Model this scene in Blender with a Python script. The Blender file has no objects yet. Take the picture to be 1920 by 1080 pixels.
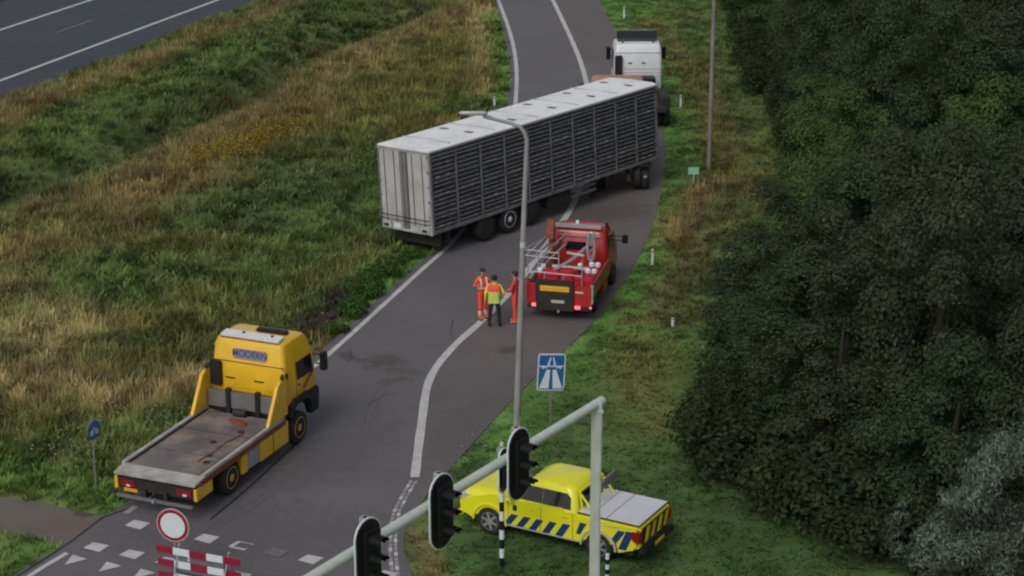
import bpy, bmesh, math, random
import numpy as np
from mathutils import Vector, Matrix
S = bpy.context.scene
C = S.collection
rnd = random.Random(7)
PI = math.pi
# ------------------------------------------------------------------ camera, sky, sun
CH, CP, CF = 22.3, math.radians(18.45), 3800.0
cd = bpy.data.cameras.new('camera'); cam = bpy.data.objects.new('camera', cd); C.objects.link(cam)
cam.location = (0, 0, CH); cam.rotation_euler = (PI/2-CP, 0, 0)
cd.sensor_width = 36; cd.lens = 36*CF/1920; cd.clip_start = .5; cd.clip_end = 900
S.camera = cam
w = bpy.data.worlds.new('World'); S.world = w; w.use_nodes = True
nt = w.node_tree; bg = nt.nodes['Background']
sky = nt.nodes.new('ShaderNodeTexSky'); sky.sky_type = 'NISHITA'; sky.sun_disc = False
SUN_EL, SUN_AZ = math.radians(46), math.radians(-152)       # azimuth from +Y towards +X
sky.sun_elevation = SUN_EL; sky.sun_rotation = SUN_AZ; sky.dust_density = 3
hs = nt.nodes.new('ShaderNodeHueSaturation'); hs.inputs['Saturation'].default_value = .38
nt.links.new(sky.outputs[0], hs.inputs['Color']); nt.links.new(hs.outputs[0], bg.inputs[0])
bg.inputs[1].default_value = .09
sl = bpy.data.lights.new('sun', 'SUN'); so = bpy.data.objects.new('sun', sl); C.objects.link(so)
sl.energy = .85; sl.angle = math.radians(30); sl.color = (1, .96, .9)
sd = Vector((math.sin(SUN_AZ)*math.cos(SUN_EL), math.cos(SUN_AZ)*math.cos(SUN_EL), math.sin(SUN_EL)))
so.rotation_euler = sd.to_track_quat('Z', 'Y').to_euler()
S.view_settings.view_transform = 'Standard'; S.view_settings.look = 'None'
S.view_settings.exposure = .30; S.view_settings.gamma = 1
S.render.engine = 'CYCLES'; S.cycles.pixel_filter_type = 'BLACKMAN_HARRIS'; S.cycles.filter_width = 2.2; S.render.filter_size = 2.2

def G(u, v, z=0.):
    """place on the ground (or at height z) that is seen at photo position u, v"""
    du, dv = (u-960)/CF, (v-540)/CF
    dy, dz = math.cos(CP)-dv*math.sin(CP), -math.sin(CP)-dv*math.cos(CP)
    t = (z-CH)/dz
    return Vector((du*t, dy*t, z))

# ------------------------------------------------------------------ materials
MATS = {}
def mat(name, col, rough=.6, metal=0., var=.15, scale=3., dirt=0., dirtcol=(.12, .1, .08), bump=0., bscale=40., coat=0., emit=None, detail=5.):
    if name in MATS: return MATS[name]
    m = bpy.data.materials.new(name); MATS[name] = m; m.use_nodes = True
    n, l = m.node_tree.nodes, m.node_tree.links
    b = n['Principled BSDF']; b.inputs['Roughness'].default_value = rough; b.inputs['Metallic'].default_value = metal
    b.inputs['Coat Weight'].default_value = coat
    g = n.new('ShaderNodeNewGeometry')
    ns = n.new('ShaderNodeTexNoise'); ns.inputs['Scale'].default_value = scale; ns.inputs['Detail'].default_value = detail
    l.new(g.outputs['Position'], ns.inputs['Vector'])
    mr = n.new('ShaderNodeMapRange'); mr.inputs[1].default_value = .3; mr.inputs[2].default_value = .7
    mr.inputs[3].default_value = 1-var; mr.inputs[4].default_value = 1+var
    l.new(ns.outputs[0], mr.inputs[0])
    mx = n.new('ShaderNodeVectorMath'); mx.operation = 'SCALE'; mx.inputs[0].default_value = col[:3]
    l.new(mr.outputs[0], mx.inputs['Scale'])
    out = mx.outputs[0]
    if dirt:
        n2 = n.new('ShaderNodeTexNoise'); n2.inputs['Scale'].default_value = scale*.7; n2.inputs['Detail'].default_value = 8; n2.inputs['Roughness'].default_value = .7
        l.new(g.outputs['Position'], n2.inputs['Vector'])
        m2 = n.new('ShaderNodeMapRange'); m2.inputs[1].default_value = .48; m2.inputs[2].default_value = .7; m2.inputs[4].default_value = dirt
        l.new(n2.outputs[0], m2.inputs[0])
        mc = n.new('ShaderNodeMix'); mc.data_type = 'RGBA'; mc.inputs['B'].default_value = (*dirtcol, 1)
        l.new(m2.outputs[0], mc.inputs['Factor']); l.new(out, mc.inputs['A']); out = mc.outputs['Result']
    l.new(out, b.inputs['Base Color'])
    if bump:
        n3 = n.new('ShaderNodeTexNoise'); n3.inputs['Scale'].default_value = bscale; n3.inputs['Detail'].default_value = 3
        l.new(g.outputs['Position'], n3.inputs['Vector'])
        bp = n.new('ShaderNodeBump'); bp.inputs['Strength'].default_value = bump; bp.inputs['Distance'].default_value = .02
        l.new(n3.outputs[0], bp.inputs['Height']); l.new(bp.outputs[0], b.inputs['Normal'])
    if emit: b.inputs['Emission Color'].default_value = (*col[:3], 1); b.inputs['Emission Strength'].default_value = emit
    return m

def attr_mat(name, rough=.8, gain=1., trans=0., backcol=None):
    m = bpy.data.materials.new(name); m.use_nodes = True
    n, l = m.node_tree.nodes, m.node_tree.links; b = n['Principled BSDF']
    b.inputs['Roughness'].default_value = rough; b.inputs['Specular IOR Level'].default_value = .06
    a = n.new('ShaderNodeAttribute'); a.attribute_name = 'col'
    l.new(a.outputs['Color'], b.inputs['Base Color'])
    if trans:
        t = n.new('ShaderNodeBsdfTranslucent'); l.new(a.outputs['Color'], t.inputs[0])
        mx = n.new('ShaderNodeMixShader'); mx.inputs[0].default_value = trans
        l.new(b.outputs[0], mx.inputs[1]); l.new(t.outputs[0], mx.inputs[2]); l.new(mx.outputs[0], n['Material Output'].inputs[0])
    return m

Y = dict(
 yellow=mat('yellow_paint', (.70, .42, .014), .33, var=.08, scale=1.5, dirt=.25, dirtcol=(.22, .13, .03), coat=.3),
 yellow_rim=mat('yellow_rim_paint', (.55, .38, .03), .5, var=.2, scale=6, dirt=.4),
 hiyellow=mat('bright_yellow_paint', (.68, .66, .012), .35, var=.04, scale=2, dirt=.12, dirtcol=(.35, .33, .06), coat=.4),
 red=mat('red_paint', (.40, .018, .018), .35, var=.08, scale=2, dirt=.2, dirtcol=(.14, .02, .02), coat=.3),
 redcase=mat('red_plastic', (.5, .012, .03), .5, var=.12, scale=5),
 orange=mat('orange_paint', (.44, .17, .075), .45, var=.1, scale=3, dirt=.3),
 white=mat('white_paint', (.62, .64, .66), .35, var=.04, scale=2, dirt=.2, dirtcol=(.38, .38, .36), coat=.2),
 doorwhite=mat('dirty_white_door_paint', (.42, .42, .41), .5, var=.08, scale=2.2, dirt=.5, dirtcol=(.25, .24, .22)),
 roofwhite=mat('white_roof_sheet', (.74, .74, .76), .5, var=.06, scale=1.2, dirt=.45, dirtcol=(.40, .40, .40)),
 black=mat('black_plastic', (.012, .012, .013), .5, var=.2, scale=8),
 sigblack=mat('signal_black', (.007, .007, .008), .45, var=.15, scale=8),
 rubber=mat('tyre_rubber', (.014, .013, .013), .85, var=.25, scale=9, dirt=.4, dirtcol=(.04, .035, .03)),
 chassis=mat('chassis_black', (.016, .015, .015), .7, var=.3, scale=4, dirt=.4, dirtcol=(.05, .04, .03)),
 slat=mat('weathered_aluminium_slat', (.145, .145, .152), .6, 0, var=.45, scale=5, dirt=.5, dirtcol=(.09, .09, .095)),
 cratedark=mat('crate_interior', (.04, .04, .045), .8, var=.4, scale=4),
 midgrey=mat('mid_grey_metal', (.16, .16, .165), .5, .2, var=.15, scale=4, dirt=.3),
 lightgrey=mat('light_grey_metal', (.34, .34, .34), .45, .2, var=.12, scale=4, dirt=.3),
 alu=mat('dull_aluminium', (.42, .42, .44), .42, .5, var=.12, scale=5, dirt=.25),
 galv=mat('galvanised_mast_paint', (.50, .54, .49), .5, .1, var=.07, scale=2.5, dirt=.35, dirtcol=(.22, .24, .2)),
 lamp=mat('lamp_column_grey', (.27, .265, .27), .5, 0, var=.12, scale=2, dirt=.3),
 oldpole=mat('weathered_lamp_column', (.20, .185, .165), .7, 0, var=.18, scale=2, dirt=.4),
 rimgrey=mat('dusty_rim', (.10, .10, .10), .7, 0, var=.2, scale=8, dirt=.5),
 glass=mat('dark_glass', (.012, .014, .017), .1, 0, var=.1, scale=2),
 lens=mat('signal_lens', (.02, .015, .012), .15, 0, var=.1, scale=2),
 headlens=mat('headlight_glass', (.6, .62, .62), .15, .3, var=.1, scale=9),
 redlamp=mat('red_lamp_plastic', (.22, .01, .012), .3, var=.2, scale=15),
 litred=mat('lit_tail_lamp', (1, .16, .2), .3, var=.1, scale=15, emit=.9),
 amber=mat('amber_plate', (.75, .28, .02), .4, var=.1, scale=10),
 plate=mat('yellow_plate', (.72, .42, .02), .4, var=.08, scale=10),
 signwhite=mat('sign_white', (.60, .66, .70), .4, var=.03, scale=5),
 signrim=mat('sign_edge_pink_white', (.46, .34, .36), .45, var=.05, scale=5),
 signred=mat('sign_red', (.25, .012, .03), .4, var=.08, scale=6),
 signblue=mat('sign_blue', (.016, .11, .31), .4, var=.06, scale=5),
 stripeblue=mat('stripe_blue', (.012, .035, .15), .4, var=.1, scale=6),
 outline=mat('silver_outline', (.42, .42, .36), .4, var=.1, scale=6),
 alloy=mat('alloy_rim', (.26, .26, .27), .4, .2, var=.1, scale=6),
 tarp=mat('deck_cover_grey', (.54, .54, .58), .5, var=.05, scale=3),
 deck=mat('worn_steel_deck', (.12, .105, .105), .65, 0, var=.3, scale=1.3, dirt=1.0, dirtcol=(.30, .215, .155)),
 deckgrey=mat('scuffed_ramp_steel', (.36, .34, .32), .55, 0, var=.2, scale=3, dirt=.5, dirtcol=(.13, .11, .10)),
 letter=mat('blue_grey_lettering_panel', (.20, .20, .28), .5, var=.15, scale=14),
 lettext=mat('dark_blue_letters', (.05, .06, .16), .5, var=.1, scale=6),
 marking=mat('road_paint', (.46, .45, .46), .7, var=.10, scale=3, dirt=.5, dirtcol=(.27, .26, .26), detail=8),
 wornmark=mat('worn_road_paint', (.28, .27, .27), .8, var=.3, scale=9, dirt=.85, dirtcol=(.10, .095, .10), detail=8),
 faint=mat('faint_road_paint', (.13, .125, .13), .85, var=.3, scale=9, dirt=.7, dirtcol=(.08, .075, .08)),
 skin=mat('skin', (.42, .22, .16), .6, var=.08, scale=10),
 hiorange=mat('orange_workwear', (.80, .075, .02), .7, var=.15, scale=7),
 hired=mat('red_orange_workwear', (.55, .045, .035), .7, var=.2, scale=7),
 hilime=mat('lime_jacket', (.50, .62, .10), .7, var=.12, scale=7),
 hiyel=mat('yellow_jacket_sleeve', (.75, .68, .05), .7, var=.1, scale=7),
 darkcloth=mat('dark_navy_cloth', (.012, .016, .02), .85, var=.25, scale=9),
 reflect=mat('reflective_band', (.62, .60, .58), .4, var=.1, scale=12),
 hair=mat('dark_hair', (.02, .013, .01), .7, var=.3, scale=30),
 boot=mat('sand_boot', (.45, .36, .24), .8, var=.2, scale=15),
 bark=mat('bark', (.022, .019, .015), .9, var=.3, scale=8, bump=.5),
 rust=mat('rusty_red_steel', (.20, .055, .03), .8, var=.35, scale=8, dirt=.5, dirtcol=(.06, .03, .025)),
 green=mat('green_sign', (.22, .50, .32), .5, var=.05, scale=8),
)

# ------------------------------------------------------------------ object helpers
def tag(o, label=None, cat=None, group=None, kind=None):
    if label: o['label'] = label
    if cat: o['category'] = cat
    if group: o['group'] = group
    if kind: o['kind'] = kind
    return o
def thing(name, label, cat, loc=(0, 0, 0), yaw=0., group=None, tilt=(0, 0)):
    o = bpy.data.objects.new(name, None); C.objects.link(o)
    o.location = loc; o.rotation_euler = (tilt[0], tilt[1], -yaw); o.empty_display_size = .3
    return tag(o, label, cat, group)
def link(name, me, parent=None, loc=None):
    o = bpy.data.objects.new(name, me); C.objects.link(o)
    if parent: o.parent = parent
    if loc is not None: o.location = loc
    return o
class B:
    """collects shapes into one mesh"""
    def __init__(s): s.bm = bmesh.new()
    def box(s, x0, x1, y0, y1, z0, z1, bev=0.):
        r = bmesh.ops.create_cube(s.bm, size=1)
        for v in r['verts']:
            v.co = Vector(((x0+x1)/2+v.co.x*(x1-x0), (y0+y1)/2+v.co.y*(y1-y0), (z0+z1)/2+v.co.z*(z1-z0)))
        if bev:
            es = set(e for v in r['verts'] for e in v.link_edges)
            bmesh.ops.bevel(s.bm, geom=list(es), offset=bev, segments=2, affect='EDGES')
        return s
    def tube(s, pts, rad, n=10, cap=True):
        pts = [Vector(p) for p in pts]; rings = []
        rads = rad if isinstance(rad, (list, tuple)) else [rad]*len(pts)
        for i, p in enumerate(pts):
            d = (pts[min(i+1, len(pts)-1)]-pts[max(i-1, 0)]).normalized()
            a = d.orthogonal() if i == 0 else (a0-d*a0.dot(d))
            a.normalize(); a0 = a; b = d.cross(a)
            rings.append([s.bm.verts.new(p+(a*math.cos(t)+b*math.sin(t))*rads[i]) for t in (2*PI*k/n for k in range(n))])
        for r0, r1 in zip(rings, rings[1:]):
            for k in range(n): f = s.bm.faces.new((r0[k], r0[(k+1) % n], r1[(k+1) % n], r1[k])); f.smooth = True
        if cap: s.bm.faces.new(rings[0][::-1]); s.bm.faces.new(rings[-1])
        return s
    def lathe(s, prof, axis='x', c=(0, 0, 0), n=28, smooth=True):
        c = Vector(c); rings = []
        for (a, r) in prof:
            ring = []
            for k in range(n):
                t = 2*PI*k/n; p, q = math.cos(t)*r, math.sin(t)*r
                ring.append(s.bm.verts.new(c+(Vector((a, p, q)) if axis == 'x' else Vector((p, a, q)) if axis == 'y' else Vector((p, q, a)))))
            rings.append(ring)
        for r0, r1 in zip(rings, rings[1:]):
            for k in range(n): f = s.bm.faces.new((r0[k], r0[(k+1) % n], r1[(k+1) % n], r1[k])); f.smooth = smooth
        s.bm.faces.new(rings[0][::-1]); s.bm.faces.new(rings[-1]); return s
    def prism(s, poly, axis, a0, a1, bev=0.):
        """poly in the plane normal to axis, extruded a0..a1"""
        def P(p, a): return Vector((a, p[0], p[1])) if axis == 'x' else Vector((p[0], a, p[1])) if axis == 'y' else Vector((p[0], p[1], a))
        v0 = [s.bm.verts.new(P(p, a0)) for p in poly]; v1 = [s.bm.verts.new(P(p, a1)) for p in poly]
        fs = [s.bm.faces.new(v0), s.bm.faces.new(v1[::-1])]
        n = len(poly)
        for k in range(n): fs.append(s.bm.faces.new((v0[(k+1) % n], v0[k], v1[k], v1[(k+1) % n])))
        if bev: bmesh.ops.bevel(s.bm, geom=list(set(e for f in fs[:2] for e in f.edges)), offset=bev, segments=2, affect='EDGES')
        return s
    def loft(s, st, seg=4):
        """stations (z, half width, y back, y front, corner radius)"""
        rings = []
        for (z, hw, yb, yf, r) in st:
            ring = []
            for cx, cy, a0 in ((hw-r, yf-r, 0), (-hw+r, yf-r, PI/2), (-hw+r, yb+r, PI), (hw-r, yb+r, 1.5*PI)):
                for k in range(seg+1):
                    a = a0+PI/2*k/seg; ring.append(s.bm.verts.new((cx+r*math.cos(a), cy+r*math.sin(a), z)))
            rings.append(ring)
        n = len(rings[0])
        for r0, r1 in zip(rings, rings[1:]):
            for k in range(n): f = s.bm.faces.new((r0[k], r0[(k+1) % n], r1[(k+1) % n], r1[k])); f.smooth = True
        s.bm.faces.new(rings[0][::-1]); s.bm.faces.new(rings[-1]); return s
    def quad(s, pts):
        s.bm.faces.new([s.bm.verts.new(Vector(p)) for p in pts]); return s
    def put(s, name, m, parent=None, loc=None, recalc=True):
        if recalc: bmesh.ops.recalc_face_normals(s.bm, faces=s.bm.faces)
        me = bpy.data.meshes.new(name); s.bm.to_mesh(me); s.bm.free()
        me.materials.append(m if not isinstance(m, str) else Y[m])
        if any(p.use_smooth for p in me.polygons):
            try: me.set_sharp_from_angle(angle=math.radians(38))
            except Exception: pass
        return link(name, me, parent, loc)
def textmesh(name, body, size, m, parent, mtx, depth=.002):
    cu = bpy.data.curves.new(name, 'FONT'); cu.body = body; cu.size = size; cu.align_x = 'CENTER'; cu.align_y = 'CENTER'; cu.extrude = depth; cu.offset = size*.02
    t = bpy.data.objects.new(name, cu); C.objects.link(t); dg = bpy.context.evaluated_depsgraph_get()
    me = bpy.data.meshes.new_from_object(t.evaluated_get(dg)); bpy.data.objects.remove(t)
    me.transform(mtx); me.materials.clear(); me.materials.append(Y[m]); return link(name, me, parent)
def copy_tree(o, parent=None):
    c = o.copy(); C.objects.link(c); c.parent = parent
    for ch in list(o.children): copy_tree(ch, c)
    return c

# ------------------------------------------------------------------ road outlines (world)
def spline(pix, n=10):
    P = [G(u, v).to_2d() for u, v in pix]; out = []
    for i in range(len(P)-1):
        p0, p1, p2, p3 = P[max(i-1, 0)], P[i], P[i+1], P[min(i+2, len(P)-1)]
        for k in range(n):
            t = k/n
            out.append(.5*((2*p1)+(p2-p0)*t+(2*p0-5*p1+4*p2-p3)*t*t+(-p0+3*p1-3*p2+p3)*t**3))
    out.append(P[-1]); return out
def resample(pts, n):
    d = [0]
    for a, b in zip(pts, pts[1:]): d.append(d[-1]+(b-a).length)
    out = []; j = 0
    for k in range(n):
        t = d[-1]*k/(n-1)
        while j < len(pts)-2 and d[j+1] < t: j += 1
        f = (t-d[j])/max(d[j+1]-d[j], 1e-6); out.append(pts[j].lerp(pts[j+1], f))
    return out
LINE_L_PIX = [(-60, 1170), (50, 1085), (135, 1033), (235, 965), (275, 935), (440, 810), (610, 671), (720, 572), (792, 506), (840, 463), (885, 410), (925, 345), (953, 280), (966, 200), (968, 125), (957, 65), (934, 0), (915, -50), (880, -110)]
LINE_R_PIX = [(778, 897), (790, 800), (806, 712), (850, 652), (905, 602), (960, 545), (1003, 490), (1050, 425), (1082, 368), (1105, 290), (1110, 225), (1101, 162), (1080, 95), (1036, 0), (1010, -50), (975, -110)]
EDGE_R_PIX = [(800, 1180), (772, 1080), (757, 1010), (792, 940), (860, 862), (950, 762), (1010, 702), (1060, 657), (1120, 597), (1165, 537), (1200, 477), (1228, 410), (1243, 340), (1246, 270), (1238, 205), (1215, 150), (1190, 108), (1155, 60), (1122, 0), (1095, -50), (1050, -110)]
LL = spline(LINE_L_PIX); LR = spline(LINE_R_PIX); ER = spline(EDGE_R_PIX)
def offset(pts, d):
    out = []
    for i, p in enumerate(pts):
        t = (pts[min(i+1, len(pts)-1)]-pts[max(i-1, 0)]).normalized(); out.append(p+Vector((-t.y, t.x))*d)
    return out
EL = offset(LL, .38)
ROADPOLY = [tuple(p) for p in EL]+[tuple(p) for p in reversed(ER)]
path_top = [G(u, v).to_2d() for u, v in ((-260, 900), (-60, 925), (0, 933), (80, 942), (140, 958), (195, 967), (240, 955))]
path_bot = [G(u, v).to_2d() for u, v in ((-260, 960), (-60, 992), (0, 1000), (60, 1008), (110, 1020), (125, 1035), (150, 1030))]
PATHPOLY = [tuple(p) for p in path_top]+[tuple(p) for p in reversed(path_bot)]
# motorway: straight, through the two ends of its near kerb and of its far line
m0, m1 = G(-10, 196).to_2d(), G(495, 0).to_2d(); md = (m1-m0).normalized(); mn = Vector((-md.y, md.x))
MW = 15.0
MPOLY = [tuple(m0-md*60), tuple(m1+md*70), tuple(m1+md*70+mn*MW), tuple(m0-md*60+mn*MW)]
def inpoly(X, Yv, poly):
    ins = np.zeros(X.shape, bool); n = len(poly)
    for i in range(n):
        x0, y0 = poly[i]; x1, y1 = poly[(i+1) % n]
        if y0 == y1: continue
        c = ((y0 > Yv) != (y1 > Yv)) & (X < (x1-x0)*(Yv-y0)/(y1-y0)+x0); ins ^= c
    return ins
def dseg(X, Yv, pts):
    D = np.full(X.shape, 1e9)
    for (a, b) in zip(pts, pts[1:]):
        ax, ay = a[0], a[1]; dx, dy = b[0]-ax, b[1]-ay; L = dx*dx+dy*dy+1e-9
        t = np.clip(((X-ax)*dx+(Yv-ay)*dy)/L, 0, 1)
        D = np.minimum(D, np.hypot(X-ax-t*dx, Yv-ay-t*dy))
    return D
_R = np.random.RandomState(3); _T = _R.rand(256, 256)
def vnoise(X, Yv, s, o=0.):
    x = X*s+17.3+o; y = Yv*s+91.7+o*1.7; xi = np.floor(x).astype(int); yi = np.floor(y).astype(int); fx = x-xi; fy = y-yi
    fx = fx*fx*(3-2*fx); fy = fy*fy*(3-2*fy); t = lambda a, b: _T[a % 256, b % 256]
    return (t(xi, yi)*(1-fx)+t(xi+1, yi)*fx)*(1-fy)+(t(xi, yi+1)*(1-fx)+t(xi+1, yi+1)*fx)*fy
def fbm(X, Yv, s, o=0., n=4):
    r = 0; a = 1; tot = 0
    for k in range(n): r = r+a*vnoise(X, Yv, s*2**k, o+k*13); tot += a; a *= .55
    return r/tot
def wp(*pix): return [tuple(G(u, v).to_2d()) for u, v in pix]
DITCH = wp((760, 20), (560, 100), (450, 180), (290, 240), (150, 300), (0, 350), (-200, 430))
def height(X, Yv):
    d = dseg(X, Yv, DITCH); dr = np.minimum(np.minimum(dseg(X, Yv, [tuple(p) for p in EL[::4]]), dseg(X, Yv, [tuple(p) for p in ER[::4]])), dseg(X, Yv, [tuple(m0-md*60), tuple(m1+md*70)]))
    dr = np.minimum(dr, dseg(X, Yv, PATHPOLY)); dr = np.where(inpoly(X, Yv, ROADPOLY) | inpoly(X, Yv, MPOLY) | inpoly(X, Yv, PATHPOLY), 0, dr)
    k = np.clip((dr-1.)/4., 0, 1); k = k*k*(3-2*k)
    return k*(-1.0*np.exp(-(d/1.7)**2)+.22*(fbm(X, Yv, .18, 5)-.5)+.1*(fbm(X, Yv, .9, 9, 2)-.5))
# ------------------------------------------------------------------ vegetation colours (species patches)
GREEN, DGREEN, BGREEN, OLIVE, BROWN, STRAW, RUST, SOIL = [np.array(c) for c in ((.135, .185, .058), (.085, .120, .046), (.115, .24, .052), (.215, .185, .062), (.27, .19, .088), (.42, .32, .16), (.185, .135, .06), (.050, .038, .03))]
PATCH = [  # polyline, radius m, colour, strength
 (wp((-100, 250), (240, 130), (480, 35), (560, 0)), 1.3, BROWN, .7),
 (wp((760, 20), (560, 100), (450, 180), (290, 240), (150, 300), (0, 350), (-200, 430)), 3.6, DGREEN, .85),
 (wp((480, 60), (380, 130), (150, 230), (0, 300)), 1.8, GREEN, .7),
 (wp((60, 345), (0, 370), (-100, 420)), 1.2, SOIL, .5), (wp((270, 225), (300, 235)), 1.4, DGREEN, .8),
 (wp((900, 20), (700, 90), (560, 190), (350, 310), (160, 400), (0, 460), (-150, 520)), 3.2, BROWN, .8),
 (wp((880, 60), (800, 150), (640, 230)), 3.5, OLIVE, .75), (wp((905, 20), (905, 180)), .9, STRAW, .6),
 (wp((560, 200), (480, 260)), 2.5, RUST, .5),
 (wp((945, 190), (948, 120), (930, 30)), .8, BGREEN, .75),
 (wp((700, 310), (600, 370), (480, 410)), 2.6, DGREEN, .75), (wp((640, 440), (500, 480), (320, 500)), 2.2, GREEN, .7),
 (wp((0, 430), (150, 420)), 1.2, GREEN, .5), (wp((-50, 520), (60, 560), (150, 610)), 1.5, STRAW, .35),
 (wp((-60, 640), (120, 620), (60, 720), (260, 745), (330, 720)), 1.7, STRAW, .8), (wp((380, 560), (300, 600)), 1.5, OLIVE, .7),
 (wp((440, 520), (560, 480)), 1.6, GREEN, .6),
 (wp((-100, 860), (60, 890), (190, 930), (240, 930)), 1.4, BGREEN, .75), (wp((100, 830), (330, 790)), 1.2, GREEN, .7),
 (wp((-60, 1050), (20, 1040), (90, 1050)), 1.2, BGREEN, .75),
 (wp((640, 610), (720, 530), (800, 470)), .9, BGREEN, .9), (wp((590, 620), (620, 580), (640, 560)), .95, SOIL, .97),
 (wp((690, 470), (560, 560), (470, 600)), 1.1, OLIVE, .5),
 (wp((1150, 0), (1200, 60), (1265, 170), (1270, 300), (1240, 420), (1200, 520), (1130, 610)), 1.9, BGREEN, .95),
 (wp((1120, 620), (1030, 720), (930, 830), (860, 920)), 1.3, BGREEN, .75),
 (wp((1210, 40), (1310, 150), (1340, 250), (1350, 330), (1300, 430), (1285, 500), (1225, 600)), 1.15, RUST, .7),
 (wp((1250, 450), (1290, 400), (1320, 340)), .9, BROWN, .8), (wp((1200, 640), (1185, 720), (1240, 800)), 1.1, OLIVE, .55),
 (wp((1400, 330), (1450, 420), (1380, 430)), 1.2, OLIVE, .7),
 (wp((950, 940), (1100, 900), (1300, 940), (1500, 1040), (1250, 1050), (900, 1040)), 2.2, np.array((.066, .132, .040)), .95),
 (wp((1350, 850), (1500, 960), (1700, 1060)), .8, DGREEN, .7), (wp((785, 1000), (810, 1075)), .35, BROWN, .85),
]
FOREST_PIX = [(1760, 1200), (1700, 1085), (1600, 1030), (1500, 985), (1400, 930), (1335, 870), (1290, 790), (1300, 720), (1360, 640), (1440, 560), (1485, 480), (1495, 400), (1478, 320), (1445, 220), (1405, 130), (1375, 50), (1350, -40), (1340, -120)]
FP = wp(*FOREST_PIX)+[(60, 150), (60, 38)]
def veg_colour(X, Yv):
    n1 = fbm(X, Yv, .22, 1); n2 = fbm(X, Yv, .8, 2); n3 = fbm(X, Yv, 2.5, 3, 2)
    a = np.clip((n1-.46)*6+.1, 0, 1)[:, None]; b = np.clip((n2-.45)*5+.3, 0, 1)[:, None]
    c = GREEN*(1-a)+OLIVE*a; c = c*(1-.5*b)+(.5*b)*DGREEN
    rt = np.clip((X-np.interp(Yv, [p.y for p in ER], [p.x for p in ER]))*2, 0, 1)[:, None]*np.where(Yv < 63, .95, .6)[:, None]; c = c*(1-rt)+np.array((.10, .165, .05))*rt
    for pts, r, col, st in PATCH:
        d = dseg(X, Yv, pts)+(n2-.5)*r*1.7+(n3-.5)*r*.9
        k = (np.clip(1.35-d/r, 0, 1)*st)[:, None]; c = c*(1-k)+col*k
    k = np.clip((n3-.5)*2.6+(fbm(X, Yv, 1.1, 71, 2)-.5)*1.6, -.45, .55)*np.where((Yv < 60) & (X > 0), .45, 1); k = k[:, None]
    return np.clip(c*(1+k)*np.where(X < 5, 1.12, 1.)[:, None]*np.array((.97, 1.03, 1.)), 0.004, 1)

def npmesh(name, V, F, col=None, m=None):
    """V (n,3), F (k,3 or 4) numpy; col per vertex"""
    me = bpy.data.meshes.new(name); k, w_ = F.shape
    me.vertices.add(len(V)); me.vertices.foreach_set('co', V.astype(np.float32).ravel())
    me.loops.add(k*w_); me.loops.foreach_set('vertex_index', F.astype(np.int32).ravel())
    me.polygons.add(k); me.polygons.foreach_set('loop_start', (np.arange(k)*w_).astype(np.int32))
    if col is not None:
        a = me.attributes.new('col', 'FLOAT_COLOR', 'POINT'); cc = np.ones((len(V), 4), np.float32); cc[:, :3] = col; a.data.foreach_set('color', cc.ravel())
    me.update(calc_edges=True)
    if m: me.materials.append(m)
    return me

# ------------------------------------------------------------------ ground
def build_ground():
    xs = np.concatenate([np.linspace(-320, -44, 24), np.arange(-43, 43, .33), np.linspace(44, 320, 24)])
    ys = np.concatenate([np.linspace(-80, 36, 12), np.arange(37, 130, .33), np.linspace(132, 420, 24)])
    X, Yv = np.meshgrid(xs, ys); x, y = X.ravel(), Yv.ravel(); z = height(x, y)
    far = (np.abs(x) > 60) | (y > 140) | (y < 30); z = np.where(far, 0, z)
    nx, ny = len(xs), len(ys); i = np.arange(nx*ny).reshape(ny, nx)
    F = np.stack([i[:-1, :-1], i[:-1, 1:], i[1:, 1:], i[1:, :-1]], -1).reshape(-1, 4)
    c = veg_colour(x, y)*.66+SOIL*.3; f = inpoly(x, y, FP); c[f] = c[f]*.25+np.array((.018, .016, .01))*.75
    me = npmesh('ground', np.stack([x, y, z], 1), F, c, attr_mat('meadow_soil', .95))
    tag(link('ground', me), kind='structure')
build_ground()

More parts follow.
